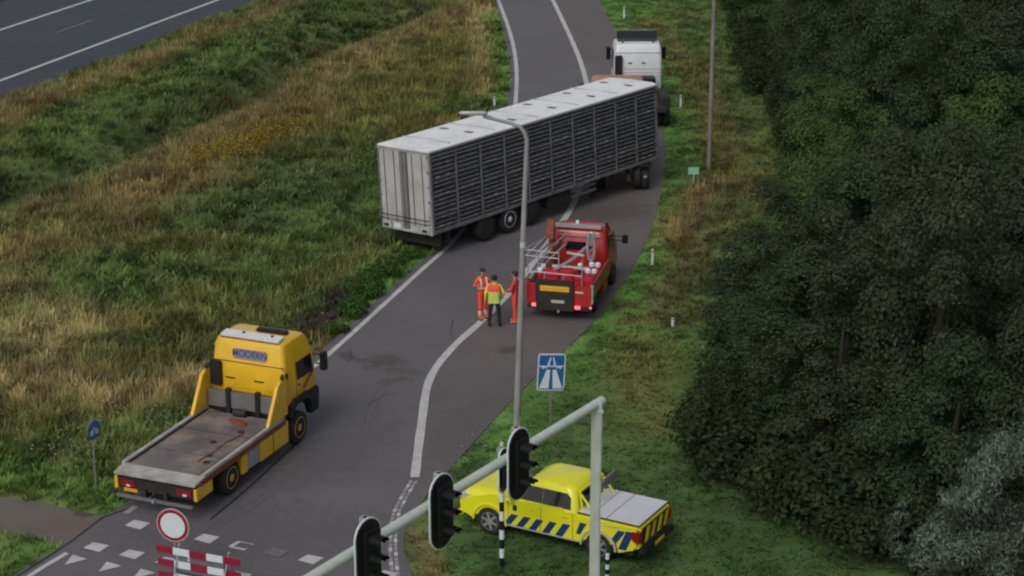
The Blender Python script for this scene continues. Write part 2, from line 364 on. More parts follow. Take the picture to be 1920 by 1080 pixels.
# ------------------------------------------------------------------ asphalt
def asphalt(name, base, spots=(), tint2=None):
    m = bpy.data.materials.new(name); m.use_nodes = True; n, l = m.node_tree.nodes, m.node_tree.links
    b = n['Principled BSDF']; b.inputs['Roughness'].default_value = .75
    g = n.new('ShaderNodeNewGeometry')
    def noise(s, d=5, r=.6):
        t = n.new('ShaderNodeTexNoise'); t.inputs['Scale'].default_value = s; t.inputs['Detail'].default_value = d; t.inputs['Roughness'].default_value = r
        l.new(g.outputs['Position'], t.inputs['Vector']); return t.outputs[0]
    def mrange(i, a, b_, c, d):
        t = n.new('ShaderNodeMapRange'); t.inputs[1].default_value = a; t.inputs[2].default_value = b_; t.inputs[3].default_value = c; t.inputs[4].default_value = d
        l.new(i, t.inputs[0]); return t.outputs[0]
    def mix(f, a, bcol):
        t = n.new('ShaderNodeMix'); t.data_type = 'RGBA'; l.new(f, t.inputs['Factor'])
        if isinstance(a, tuple): t.inputs['A'].default_value = (*a, 1)
        else: l.new(a, t.inputs['A'])
        t.inputs['B'].default_value = (*bcol, 1); return t.outputs['Result']
    c = mix(mrange(noise(.25, 6), .35, .65, 0, 1), base, tuple(v*1.22 for v in base))
    c = mix(mrange(noise(1.7, 6, .7), .5, .72, 0, .6), c, tuple(v*.82 for v in (base[0]*1.05, base[1]*.98, base[2])))
    c = mix(mrange(noise(25, 3, .8), .5, .75, 0, .5), c, tuple(v*1.35 for v in base))
    c = mix(mrange(noise(60, 2, .8), .55, .75, 0, .55), c, tuple(v*.6 for v in base))
    if tint2: c = mix(mrange(noise(.12, 3), .4, .6, 0, .8), c, tint2)
    for (u, v, rx, ry, rot, col, st) in spots:
        p = G(u, v); mp = n.new('ShaderNodeMapping'); mp.vector_type = 'TEXTURE'
        mp.inputs['Location'].default_value = (p.x, p.y, 0); mp.inputs['Rotation'].default_value = (0, 0, rot); mp.inputs['Scale'].default_value = (rx, ry, 1)
        l.new(g.outputs['Position'], mp.inputs[0])
        ln = n.new('ShaderNodeVectorMath'); ln.operation = 'LENGTH'; l.new(mp.outputs[0], ln.inputs[0])
        ad = n.new('ShaderNodeMath'); ad.operation = 'ADD'; l.new(ln.outputs['Value'], ad.inputs[0]); l.new(mrange(noise(2.2, 5, .7), .3, .7, -.7, .7), ad.inputs[1])
        c = mix(mrange(ad.outputs[0], .55, 1.1, st, 0), c, col)
    l.new(c, b.inputs['Base Color'])
    bp = n.new('ShaderNodeBump'); bp.inputs['Strength'].default_value = .35; bp.inputs['Distance'].default_value = .01
    l.new(noise(45, 3), bp.inputs['Height']); l.new(bp.outputs[0], b.inputs['Normal'])
    return m
def strip(name, A, Bp, z, m, parent=None, n=160):
    A = resample(A, n); Bp = resample(Bp, n); bm = B()
    va = [bm.bm.verts.new((p.x, p.y, z)) for p in A]; vb = [bm.bm.verts.new((p.x, p.y, z)) for p in Bp]
    for i in range(n-1): bm.bm.faces.new((va[i], va[i+1], vb[i+1], vb[i]))
    o = bm.put(name, m, parent)
    if o.data.polygons[0].normal.z < 0: o.data.flip_normals()
    return o
BR = (.075, .055, .05)
A_MAIN = asphalt('asphalt_lane', (.096, .092, .098), [(713, 678, .8, .6, .3, (.065, .046, .041), .75), (745, 695, .8, .35, -.3, (.085, .055, .045), .6), (652, 668, .28, .5, .4, (.04, .036, .037), .6), (740, 715, .7, .3, .5, (.055, .045, .045), .5), (950, 655, .6, .4, 0, (.04, .035, .035), .6), (620, 850, 3.4, 1.4, 1.0, (.07, .066, .07), .5), (470, 1000, 4, 2, 0, (.08, .075, .08), .5)], tint2=(.106, .099, .105))
A_SHOULDER = asphalt('asphalt_shoulder', (.112, .098, .097), [(958, 657, .5, .4, 0, (.045, .038, .036), .7), (1140, 400, 2.5, 1.2, .4, (.07, .055, .052), .5), (900, 790, 1.2, 4, -.4, (.085, .075, .075), .5)], tint2=(.100, .086, .086))  # second spot paints the trailer's slight shade onto the shoulder
A_PATH = asphalt('cycle_path_asphalt', (.125, .105, .088), [(110, 985, 1.2, .6, 0, (.12, .08, .068), .6), (165, 962, .5, .3, .2, (.05, .04, .035), .8)], tint2=(.115, .10, .082))
A_MOTOR = asphalt('motorway_asphalt', (.030, .036, .049), [], tint2=(.038, .044, .058))
road = tag(strip('slip_road', EL, ER, .02, A_MAIN), kind='structure')
i0 = 60  # the shoulder starts where the painted line starts
ERs = ER[30:]
tag(strip('hard_shoulder', LR, ERs, .024, A_SHOULDER), kind='structure')
tag(strip('cycle_path', path_top, path_bot, .012, A_PATH, n=60), kind='structure')
motorway = tag(strip('motorway', [m0-md*60, m1+md*70], [m0-md*60+mn*MW, m1+md*70+mn*MW], .016, A_MOTOR, n=20), kind='structure')
def ribbon(name, pts, w0, z, m, parent, w1=None):
    n = max(4, int(sum((b-a).length for a, b in zip(pts, pts[1:]))/.6)); P = resample(pts, n); bm = B(); vs = []
    for i, p in enumerate(P):
        t = (P[min(i+1, n-1)]-P[max(i-1, 0)]).normalized(); w_ = (w0+((w1 or w0)-w0)*i/(n-1))/2*(1+.06*math.sin(i*1.7)); q = Vector((-t.y, t.x))*w_
        vs.append((bm.bm.verts.new((*(p+q), z)), bm.bm.verts.new((*(p-q), z))))
    for a, b in zip(vs, vs[1:]): bm.bm.faces.new((a[1], b[1], b[0], a[0]))
    return bm.put(name, m, parent, recalc=False)
def span(pts, v0, v1):
    """part of a world curve between two photo rows"""
    y0, y1 = G(960, v0).y, G(960, v1).y; return [p for p in pts if min(y0, y1) <= p.y <= max(y0, y1)]
ribbon('edge_line', span(LL, 940, -100), .17, .032, 'marking', road, .22)
ribbon('edge_line', span(LL, 968, 948), .17, .032, 'wornmark', road)
ribbon('edge_line', span(LL, 1170, 1036), .14, .032, 'marking', road)
ribbon('lane_line', LR, .25, .036, 'marking', road, .24)
# worn blocks that carry the lane line on towards the junction
blk = resample(spline([(776, 903), (757, 935), (742, 968), (737, 1010), (738, 1050), (742, 1090)]), 24)
for i, p in enumerate(blk[:-1]):
    t = (blk[i+1]-p); L = t.length*.43; t.normalize(); q = Vector((-t.y, t.x))*.12; c = p+t*L
    for sgn in (-1, 1):
        cc = c+q*sgn*.55; qq = q*.38
        b_ = B(); b_.quad([(*(cc-t*L-qq), .033), (*(cc+t*L-qq), .033), (*(cc+t*L+qq), .033), (*(cc-t*L+qq), .033)]); b_.put('worn_block', 'wornmark' if (i+sgn) % 3 else 'marking', road)
# crossing blocks
def pxpoly(name, pix, m, z=.034):
    b_ = B(); b_.quad([G(u, v, z) for u, v in pix]); o = b_.put(name, m, road)
    if o.data.polygons[0].normal.z < 0: o.data.flip_normals()
    return o
def block(cu, cv, m): return pxpoly('crossing_block', [(cu-24, cv+1), (cu-5, cv-9.5), (cu+25, cv-3.5), (cu+6, cv+9)], m)
for k in range(6):
    u, v = 257+65*k, 984+13*k
    if k == 3:   # worn hollow
        pxpoly('crossing_block', [(u-24, v+1), (u-8, v-8), (u-1, v-7), (u-15, v+3)], 'marking'); pxpoly('crossing_block', [(u-15, v+1.5), (u+12, v+6), (u+6, v+9), (u-24, v+3)], 'marking', .0345); pxpoly('crossing_block', [(u-5, v-9.5), (u+25, v-3.5), (u+22, v-1), (u-7, v-7)], 'wornmark', .033)
    elif k == 4: block(u, v, 'faint')
    else: block(u, v, 'marking')
for k in range(8):
    block(180+67*k, 1026+13.6*k, 'marking')
for k in range(8):
    u, v = 140+64*k, 1049+13*k
    pxpoly('give_way_triangle', [(u-4, v-9), (u+24, v-1), (u-19, v+10)], 'marking')
pxpoly('crossing_block', [(706, 1072), (722, 1069), (745, 1075), (735, 1090), (705, 1090)], 'marking')
# motorway lines
def mline(off, u0=None, w_=.2, m='marking', a=0., b=None):
    s0 = m0-md*60+mn*off; L = (m1-m0).length+130; b = L if b is None else b
    return ribbon('motorway_line', [s0+md*a, s0+md*b], w_, .03, m, motorway)
def moff(u, v): return (G(u, v).to_2d()-m0).dot(mn)
mline(moff(200, 78), w_=.26); mline(moff(85, 29), w_=.26)
od = moff(100, 64)
for k in range(16): mline(od, m='faint', w_=.22, a=4+12*k, b=8+12*k)

# joints and tar seams of the road
for pix in ([(240, 955), (190, 973), (150, 1005), (105, 1036), (20, 1090)], [(560, 830), (500, 885), (450, 930), (395, 975)]):
    ribbon('tar_seam', spline(pix), .07, .0285, mat('tar', (.022, .02, .022), .6, var=.4, scale=6), road)

TR = asphalt('tyre_track_asphalt', (.084, .080, .085), tint2=(.095, .089, .094))
for pix in ([(575, 850), (520, 905), (455, 955), (400, 985), (330, 1060)], [(690, 800), (720, 735), (765, 680)]):
    q_ = spline(pix)
    for d_ in (0, .22): ribbon('tyre_track', offset(q_, d_*1.0), .08, .0262, TR, road, .03)
for pix in ([(690, 760), (720, 742), (742, 738)], [(850, 600), (845, 625), (852, 640)], [(655, 655), (660, 668), (652, 680)]):
    ribbon('crack', spline(pix), .03, .0275, MATS['tar'], road, .015)

# ------------------------------------------------------------------ grass, meadow plants, flowers (uncountable)
def scatter(n, y0, y1, side, seed):
    R = np.random.RandomState(seed); y = R.uniform(y0**2, y1**2, n)**.5; hx = y*.27+1.5
    x = R.uniform(-1, 1, n)*hx; k = (x < 5.5) if side < 0 else (x >= -3)
    ok = ~(inpoly(x, y, ROADPOLY) | inpoly(x, y, MPOLY) | inpoly(x, y, PATHPOLY))
    return x[ok], y[ok], R
def blades(name, x, y, col, hgt, wid, nb, lean, R, m):
    n = len(x); z = height(x, y); V = []; Cc = []
    for b in range(nb):
        a = R.uniform(0, 2*PI, n); h = hgt*R.uniform(.55, 1.2, n); le = lean*R.uniform(.2, 1.3, n)*h; r0 = R.uniform(0, .12, n)*np.sqrt(hgt/.3)
        bx = x+np.cos(a)*r0; by = y+np.sin(a)*r0; tx, ty = -np.sin(a), np.cos(a); wv = wid*R.uniform(.6, 1.3, n)
        p0 = np.stack([bx-tx*wv/2, by-ty*wv/2, z-.02], 1); p1 = np.stack([bx+tx*wv/2, by+ty*wv/2, z-.02], 1)
        mx, my = bx+np.cos(a)*le*.45, by+np.sin(a)*le*.45
        p2 = np.stack([mx+tx*wv*.4, my+ty*wv*.4, z+h*.62], 1); p3 = np.stack([mx-tx*wv*.4, my-ty*wv*.4, z+h*.62], 1)
        p4 = np.stack([bx+np.cos(a)*le, by+np.sin(a)*le, z+h], 1)
        V.append(np.stack([p0, p1, p2, p3, p4], 1)); j = R.uniform(.75, 1.3, (n, 1))*(1+R.uniform(-.08, .08, (n, 3)))
        Cc.append(np.repeat((col*j)[:, None, :], 5, 1))
    V = np.concatenate(V).reshape(-1, 3); Cc = np.concatenate(Cc).reshape(-1, 3); k = len(V)//5; o = np.arange(k)[:, None]*5
    F = np.concatenate([np.concatenate([o+0, o+1, o+2], 1), np.concatenate([o+0, o+2, o+3], 1), np.concatenate([o+3, o+2, o+4], 1)])
    return tag(link(name, npmesh(name, V, F, Cc, m)), kind='stuff')
GM = attr_mat('grass_blades', .7, trans=.4)
x, y, R = scatter(150000, 38, 128, -1, 11)
keep = R.rand(len(x)) < np.clip(1.25-(y-40)/150, .5, 1); x, y = x[keep], y[keep]
inf = inpoly(x, y, FP); x, y = x[~inf], y[~inf]
col = veg_colour(x, y); tallk = np.clip(fbm(x, y, .35, 21)*1.6-.3, .2, 1.2)
dr = np.minimum(dseg(x, y, [tuple(p) for p in EL[::4]]), dseg(x, y, [tuple(p) for p in ER[::4]]))
right = x > np.interp(y, [p.y for p in ER[::-1]][::-1], [p.x for p in ER[::-1]][::-1])-.5
green = (col[:, 1] > col[:, 0]*1.35)
hg = np.where(right, .10+.10*tallk, .16+.30*tallk); hg = np.where(green, hg*.75, hg*1.15); hg *= np.clip(.5+dr/3, .5, 1); hg = np.where(right & (y < 58), hg*.65, hg)
hg = np.where(col.sum(1) < .085, hg*.8, hg)
lean = np.where(right & (y < 62), 2.1, 1.0)
tag(blades('meadow_grass', x, y, col, hg, np.where(right & (y < 62), .045, .034), 4, lean, R, GM), 'tall mixed meadow grass and weeds, green, brown and straw', 'grass')
# broad leaved weeds: wide short leaves in clumps
x, y, R = scatter(70000, 38, 128, -1, 12); inf = inpoly(x, y, FP); x, y = x[~inf], y[~inf]
k = (fbm(x, y, .9, 33) > .50) & (x < np.interp(y, [p.y for p in ER], [p.x for p in ER])); x, y = x[k], y[k]
col = veg_colour(x, y)*.9
tag(blades('meadow_weeds', x, y, col, .18+.26*fbm(x, y, 1.2, 40), .085, 5, 1.1, R, GM), 'leafy weeds growing in clumps through the meadow', 'weeds')
# seed heads, pale straw tops
x, y, R = scatter(60000, 38, 128, -1, 13); inf = inpoly(x, y, FP); x, y = x[~inf], y[~inf]
c0 = veg_colour(x, y); k = (c0[:, 0] > c0[:, 1]*1.02) & (R.rand(len(x)) < .55); x, y, c0 = x[k], y[k], c0[k]
tag(blades('seed_stalks', x, y, c0*1.35+.01, .42+.28*fbm(x, y, .6, 50), .022, 3, .35, R, GM), 'dry brown seed stalks standing above the meadow grass', 'dry grass')
def flowers(name, pts, col, n, rad, hz, size, seed, label):
    R = np.random.RandomState(seed); P = np.array(pts); i = R.randint(0, len(P), n)
    x = P[i, 0]+R.normal(0, rad, n); y = P[i, 1]+R.normal(0, rad*1.2, n)
    ok = ~(inpoly(x, y, ROADPOLY) | inpoly(x, y, MPOLY) | inpoly(x, y, PATHPOLY)); x, y = x[ok], y[ok]; n = len(x)
    z = height(x, y)+hz*R.uniform(.7, 1.2, n); s = size*R.uniform(.5, 1.2, n); a = R.uniform(0, 6.3, n); V = []
    for k in range(5):
        t = a+k*2*PI/5; V.append(np.stack([x+np.cos(t)*s/2, y+np.sin(t)*s/2, z+R.uniform(-.02, .02, n)], 1))
    V.append(np.stack([x, y, z+.02], 1)); V.append(np.stack([x, y, z-.04], 1)); V = np.stack(V, 1).reshape(-1, 3); o = np.arange(n)[:, None]*7
    F = np.concatenate([np.concatenate([o+k, o+(k+1) % 5, o+5], 1) for k in range(5)]+[np.concatenate([o+(k+1) % 5, o+k, o+6], 1) for k in range(5)])
    cc = np.repeat((np.array(col)*R.uniform(.6, 1.1, (n, 1)))[:, None], 7, 1).reshape(-1, 3)
    tag(link(name, npmesh(name, V, F, cc, GM)), label, 'flowers', kind='stuff')
flowers('yellow_wildflowers', [G(u, v).to_2d()[:] for u, v in ((360, 318), (400, 300), (440, 292), (470, 282), (500, 268), (540, 255), (430, 300), (480, 275), (560, 245))], (.50, .36, .03), 900, .7, .55, .11, 5, 'band of yellow flowers in the middle of the meadow')
flowers('yellow_weed_flowers', [(rnd.uniform(-20, 0), rnd.uniform(60, 112)) for _ in range(40)], (.45, .36, .04), 600, .8, .45, .08, 6, 'scattered yellow flower heads across the meadow')
flowers('white_wildflowers', [G(u, v).to_2d()[:] for u, v in ((215, 325), (240, 320), (40, 820), (60, 800), (210, 790), (250, 800), (300, 800), (330, 780), (280, 815), (95, 865), (140, 870), (180, 885), (860, 880), (870, 860), (885, 850), (675, 300), (590, 340), (375, 500), (350, 415), (1030, 735), (30, 570), (20, 575))], (.42, .42, .36), 230, .6, .45, .075, 8, 'small white flower heads in the grass')
x, y, R = scatter(900, 40, 125, -1, 17)
flowers('white_meadow_specks', list(zip(x, y)), (.32, .32, .27), 260, .3, .35, .07, 9, 'scattered white flowers across meadow and verge')

# ------------------------------------------------------------------ trees
def leafmesh(name, lobes, per, size, c0, c1, R, m, aspect=.55, droop=0.):
    V = []; Cc = []
    for (cx, cy, cz, r) in lobes:
        n = int(per*r*r); d = R.normal(size=(n, 3)); d /= np.linalg.norm(d, axis=1)[:, None]
        d[:, 2] = np.where(d[:, 2] < -.35, -d[:, 2], d[:, 2])
        rr = r*(1-.45*R.rand(n)**2)*(1+.18*np.sin(d[:, 0]*5+cx*3)*np.cos(d[:, 1]*6+cy*3)+.10*R.normal(size=n))
        p = np.array([cx, cy, cz])+d*rr[:, None]*np.array([1, 1, .85])
        nr = d*1.2+np.array([0, 0, .35])+R.normal(size=(n, 3))*.42; nr /= np.linalg.norm(nr, axis=1)[:, None]
        t = np.cross(nr, R.normal(size=(n, 3))); t[:, 2] -= droop; t /= np.linalg.norm(t, axis=1)[:, None]; b = np.cross(nr, t)
        s = size*R.uniform(.55, 1.25, n)[:, None]; 
        V.append(np.stack([p-t*s, p+b*s*aspect, p+t*s, p-b*s*aspect], 1))
        k = R.rand(n, 1)*.75+.25*R.rand(); j = R.uniform(.75, 1.25, (n, 1)); Cc.append(np.repeat(((c0*(1-k)+c1*k)*j)[:, None], 4, 1))
    V = np.concatenate(V).reshape(-1, 3); Cc = np.concatenate(Cc).reshape(-1, 3); F = np.arange(len(V)).reshape(-1, 4)
    return npmesh(name, V, F, Cc, m)
LM = attr_mat('leaves', .6, trans=.4)
def tree_proto(kind, seed, H=6., Rr=2.4, silver=False):
    R = np.random.RandomState(seed); lob = []; limbs = []
    nl = 46 if silver else 34
    for i in range(nl):
        a = R.uniform(0, 2*PI); h = R.uniform(.12, 1)**.8; rad = Rr*(math.sin(min(1, h*1.05+.12)*PI*.86)**.6)*R.uniform(.45, .95) if h < .93 else Rr*.25
        r = R.uniform(.28, .55) if silver else R.uniform(.5, .95)*(1.1-.4*h); lob.append((math.cos(a)*rad, math.sin(a)*rad, h*(H-.9), r)); limbs.append((math.cos(a)*rad, math.sin(a)*rad, h*(H-.9)))
    lob.append((0, 0, H-.75, .7))
    if silver: c0, c1, sz, asp, per, dr = np.array((.030, .050, .030)), np.array((.27, .33, .25)), .085, .3, 1900, .9
    elif kind == 0: c0, c1, sz, asp, per, dr = np.array((.032, .056, .028)), np.array((.080, .118, .052)), .056, .62, 2100, 0
    elif kind == 1: c0, c1, sz, asp, per, dr = np.array((.048, .088, .032)), np.array((.125, .185, .060)), .056, .62, 2100, 0
    else: c0, c1, sz, asp, per, dr = np.array((.036, .052, .030)), np.array((.085, .108, .054)), .055, .62, 2100, 0
    crown = leafmesh('crown', lob, per, sz, c0, c1, R, LM, asp, dr)
    tb = B(); tb.tube([(0, 0, -.15), (.05, .03, H*.3), (.12, -.05, H*.5), (.05, 0, H*.66)], [.16, .12, .08, .03], 8)
    for q in limbs[::6]: tb.tube([(0.05, 0, q[2]*.45), (q[0]*.4, q[1]*.4, q[2]*.6), (q[0]*.7, q[1]*.7, q[2]*.85)], [.06, .04, .015], 5, cap=False)
    return crown, tb
protos = []
for i, kd in enumerate((0, 1, 0, 2, 1, 0, 2)):
    cr, tb = tree_proto(kd, 40+i, H=5.2+.35*i, Rr=2.2+.1*(i % 3))
    tb.bm.normal_update(); tm = bpy.data.meshes.new('trunk'); tb.bm.to_mesh(tm); tb.bm.free(); tm.materials.append(Y['bark']); protos.append((cr, tm, kd))
KL = {0: 'dark green broadleaf tree', 1: 'mid green leafy tree', 2: 'dull olive leafy tree'}
fpe = FP[:-2]
R = np.random.RandomState(5); placed = []
cand = []
for gy in np.arange(40, 124, 3.4):
    for gx in np.arange(4, 40, 3.3):
        px = gx+R.uniform(-.9, .9)+(1.4 if int(gy*10) % 2 else 0); py = gy+R.uniform(-.9, .9); cand.append((px, py))
ca = np.array(cand); okk = inpoly(ca[:, 0], ca[:, 1], FP) & (ca[:, 0] < ca[:, 1]*.262+2.8)
de = dseg(ca[:, 0], ca[:, 1], fpe)
for (px, py), o_, d in zip(cand, okk, de):
    if not o_ or d < 1.25: continue
    if px > 11.2 and py < 46.5: continue        # the silver willow stands here
    i = R.choice([0, 2, 3, 5, 6]) if py < 66 else R.choice([0, 1, 2, 4, 5, 1, 4, 6]); cr, tm, kd = protos[i]
    edge = d < 3.6
    s = (R.uniform(.85, 1.15) if edge else R.uniform(1.05, 1.4))
    if py > 95: s *= 1.1
    zone = 'far' if py > 88 else 'middle' if py > 64 else 'near'
    where = ('on the wood edge facing the ' + {'far': 'verge beside the white tractor unit', 'middle': 'rusty brown strip of verge', 'near': 'mown grass behind the pickup'}[zone]) if edge else ('inside the dense wood, ' + {'far': 'its far part at the top', 'middle': 'its middle part', 'near': 'its near dark part'}[zone])
    t = thing('broadleaf_tree', KL[kd]+' '+where, 'tree', (px, py, float(height(np.array([px]), np.array([py]))[0])), R.uniform(0, 6.28), 'trees of the dense wood right of the road: '+('edge' if edge else 'inside')+' '+zone)
    t.scale = (s*R.uniform(.9, 1.15), s*R.uniform(.9, 1.15), s*R.uniform(.75, 1.25))
    link('crown', cr, t); link('trunk', tm, t)
# low shrubs that close the wood down to the grass
R = np.random.RandomState(77)
shr = leafmesh('foliage', [(R.uniform(-.7, .7), R.uniform(-.7, .7), R.uniform(.2, 1.1), R.uniform(.35, .6)) for _ in range(11)], 950, .07, np.array((.024, .04, .018)), np.array((.06, .085, .032)), R, LM)
sb = B()
for k in range(5): sb.tube([(0, 0, -.05), (rnd.uniform(-.3, .3), rnd.uniform(-.3, .3), .6), (rnd.uniform(-.7, .7), rnd.uniform(-.7, .7), 1.2)], [.03, .02, .01], 5)
first = None
pts = resample([Vector(p) for p in fpe], 46)
ORD = ['first', 'second', 'third', 'fourth', 'fifth', 'sixth', 'seventh', 'eighth', 'ninth', 'tenth', 'eleventh', 'twelfth', 'thirteenth', 'fourteenth', 'fifteenth', 'sixteenth', 'seventeenth', 'eighteenth', 'nineteenth', 'twentieth']
def ordinal(k): return ORD[k] if k < 20 else ['twenty', 'thirty', 'forty', 'fifty'][k//10-2+(1 if k % 10 == 9 else 0)*0]+('-'+ORD[k % 10] if True else '')
for k, t_ in enumerate(sorted([o for o in C.objects if o.name.startswith('broadleaf_tree') and 'edge facing' in o['label']], key=lambda o: o.location.y)):
    t_['label'] = t_['label'].split(' on the')[0]+', '+ordinal(k)+' tree of the wood edge counted up from silver willow'
for i, p in enumerate(pts):
    nrm = (pts[min(i+1, 45)]-pts[max(i-1, 0)]).normalized(); q = p+Vector((nrm.y, -nrm.x))*(.6+R.uniform(-.5, .5)) if True else p
    if not inpoly(np.array([q.x]), np.array([q.y]), FP)[0]: q = p-Vector((nrm.y, -nrm.x))*(-.6)
    if first is None:
        first = thing('edge_shrub', '', 'shrub', (q.x, q.y, -.03)); link('foliage', shr, first); sb.put('stem', 'bark', first); t = first
    else: t = copy_tree(first)
    zone = 'mown grass behind the pickup' if q.y < 60 else 'rusty brown verge strip' if q.y < 85 else 'far verge near the white tractor unit'
    t['label'] = 'low dark shrub, '+ordinal(i)+' along the wood edge counted up from the silver willow'; t['group'] = 'shrubs at the foot of the wood along the '+zone
    t.location = (q.x, q.y, -.05); t.rotation_euler = (0, 0, R.uniform(0, 6.28)); s = R.uniform(.8, 1.5); t.scale = (s, s, s*R.uniform(.8, 1.3))
for k in range(26):
    u, v = R.uniform(1330, 1760), R.uniform(800, 1010); q = G(u, v)
    if not inpoly(np.array([q.x]), np.array([q.y]), FP)[0]: continue
    t = copy_tree(first); t['label'] = 'dark undergrowth shrub beneath the near trees of the wood'; t['group'] = 'undergrowth shrubs beneath the near trees'
    t.location = (q.x, q.y, -.05); t.rotation_euler = (0, 0, R.uniform(0, 6.28)); s = R.uniform(1.1, 1.7); t.scale = (s, s, s)
# silver willows at the lower right
cr, tb = tree_proto(0, 91, H=4.9, Rr=2.5, silver=True)
g0 = G(1905, 1150)
t = thing('silver_willow', 'pale silvery grey willow tree at the lower right corner', 'tree', (g0.x, g0.y, 0)); link('crown', cr, t); tb.put('trunk', 'bark', t)
R2 = np.random.RandomState(19)
g1 = G(1800, 1130)
t = thing('silver_willow', 'low spreading silvery willow bush left of the corner willow', 'willow bush', (g1.x, g1.y, 0))
link('crown', leafmesh('crown', [(R2.uniform(-1.1, 1.1), R2.uniform(-.8, .8), R2.uniform(.4, 2.1), R2.uniform(.35, .6)) for _ in range(18)], 1900, .08, np.array((.03, .05, .03)), np.array((.25, .31, .235)), R2, LM, .3, .8), t)
b_ = B(); [b_.tube([(0, 0, -.05), (a*.4, c*.4, 1), (a, c, 1.9)], [.05, .03, .01], 5) for a, c in ((.6, .3), (-.6, .2), (0, -.5))]; b_.put('trunk', 'bark', t)
g2 = G(1672, 1052)
t = thing('silver_willow', 'small upright silvery sapling at the foot of the wood', 'sapling', (g2.x, g2.y, 0))
link('crown', leafmesh('crown', [(R2.uniform(-.25, .25), R2.uniform(-.25, .25), .3+i*.14, .32-.022*i) for i in range(9)], 2200, .06, np.array((.04, .06, .04)), np.array((.25, .30, .23)), R2, LM, .3, .2), t)
B().tube([(0, 0, -.05), (.02, 0, .8), (0, 0, 1.5)], [.03, .02, .008], 6).put('trunk', 'bark', t)
# leafy plants by the roadside near the torn soil
R3 = np.random.RandomState(23)
cl = leafmesh('leaves', [(R3.uniform(-.35, .35), R3.uniform(-.35, .35), R3.uniform(.05, .35), R3.uniform(.18, .3)) for _ in range(6)], 2400, .06, np.array((.035, .085, .018)), np.array((.075, .15, .035)), R3, LM)
for i, (u, v, s) in enumerate(((660, 600, 1.1), (690, 568, 1.2), (712, 548, 1.1), (735, 528, 1.2), (752, 506, .9), (775, 492, .8), (675, 590, .9), (700, 540, 1.), (640, 632, .8), (800, 470, .7))):
    p = G(u-8, v-8); t = link('roadside_plant', cl, loc=(p.x, p.y, 0)); t.rotation_euler = (0, 0, i*1.3); t.scale = (s, s, s)
    tag(t, 'bright green leafy weed clump between torn soil and road edge line', 'plant', 'leafy clumps along the left road edge')
clod = bmesh.new(); bmesh.ops.create_icosphere(clod, subdivisions=2, radius=1)
for v in clod.verts: v.co *= 1+rnd.uniform(-.28, .28)
cm = bpy.data.meshes.new('soil_clod'); clod.to_mesh(cm); clod.free(); cm.materials.append(mat('torn_soil', (.035, .026, .022), .95, var=.4, scale=9, bump=1))
for i in range(26):
    p = G(612+rnd.gauss(0, 24), 582+rnd.gauss(0, 22)); s = rnd.uniform(.12, .34); t = link('soil_clod', cm, loc=(p.x, p.y, float(height(np.array([p.x]), np.array([p.y]))[0])+.05)); t.scale = (s, s*rnd.uniform(.7, 1.2), s*.55); t.rotation_euler = (0, 0, rnd.uniform(0, 6))
    tag(t, 'dark clod of torn-up soil in the meadow beside the road', 'soil', 'clods of torn soil behind the yellow truck')

# ------------------------------------------------------------------ vehicles: shared pieces
WH = {}
def wheel(root, x, y, r, w_, rim='alu', dual=False):
    side = 1 if x > 0 else -1; key = (r, w_, rim)
    if key not in WH:
        b = B(); h = w_/2
        b.lathe([(-h, r*.60), (-h, r*.88), (-h*.82, r*.97), (-h*.4, r), (h*.4, r), (h*.82, r*.97), (h, r*.88), (h, r*.60)], 'x', n=32)
        for k in range(26):
            a = 2*PI*k/26; 
        bmesh.ops.recalc_face_normals(b.bm, faces=b.bm.faces); me = bpy.data.meshes.new('wheel'); b.bm.to_mesh(me); b.bm.free(); me.materials.append(Y['rubber'])
        b = B(); b.lathe([(-h*.2, r*.1), (h*1.0, r*.64), (h*1.08, r*.62), (h*.80, r*.54), (h*.70, r*.30), (h*1.0, r*.22), (h*1.05, r*.10)], 'x', n=32)
        if rim == 'alloy':      # spoked alloy: dark dish with six spokes
            for k in range(6):
                a = 2*PI*k/6+.3; ca, sa = math.cos(a), math.sin(a); q_ = r*.09
                b.prism([(ca*r*.15-sa*q_, sa*r*.15+ca*q_), (ca*r*.60-sa*q_, sa*r*.60+ca*q_), (ca*r*.60+sa*q_, sa*r*.60-ca*q_), (ca*r*.15+sa*q_, sa*r*.15-ca*q_)], 'x', h*.6, h*1.04)
        for k in range(10):
            a = 2*PI*k/10; b.lathe([(h*.7, r*.045), (h*.9, r*.045)], 'x', (0, math.cos(a)*r*.38, math.sin(a)*r*.38), 8)
        bmesh.ops.recalc_face_normals(b.bm, faces=b.bm.faces); rm = bpy.data.meshes.new('rim'); b.bm.to_mesh(rm); b.bm.free(); rm.materials.append(Y[rim]); rm.materials.append(Y['black'])
        if rim == 'alloy':
            for pl_ in rm.polygons:
                if pl_.center.x < h*.9 and pl_.index < 32*7: pl_.material_index = 1
        WH[key] = (me, rm)
    me, rm = WH[key]; o = link('wheel', me, root, (x, y, r)); q = link('rim', rm, o); q.scale = (side, 1, 1)
    if dual: link('wheel', me, root, (x-side*(w_+.04), y, r))
    return o
def mirror(root, x, y, z, side, h=.5, arm=.22):
    b = B(); b.box(side*(arm)-.07, side*(arm)+.13*1, -.05, .12, -h/2, h/2, .03); b.tube([(0, .04, h*.3), (side*arm, .04, h*.3)], .02, 6).tube([(0, .04, -h*.2), (side*arm, .04, -h*.2)], .02, 6)
    m = b.put('mirror', 'black', root, (x, y, z)); B().box(side*arm-.045, side*arm+.105, -.056, -.05, -h*.4, h*.4).put('mirror_glass', 'glass', m); return m
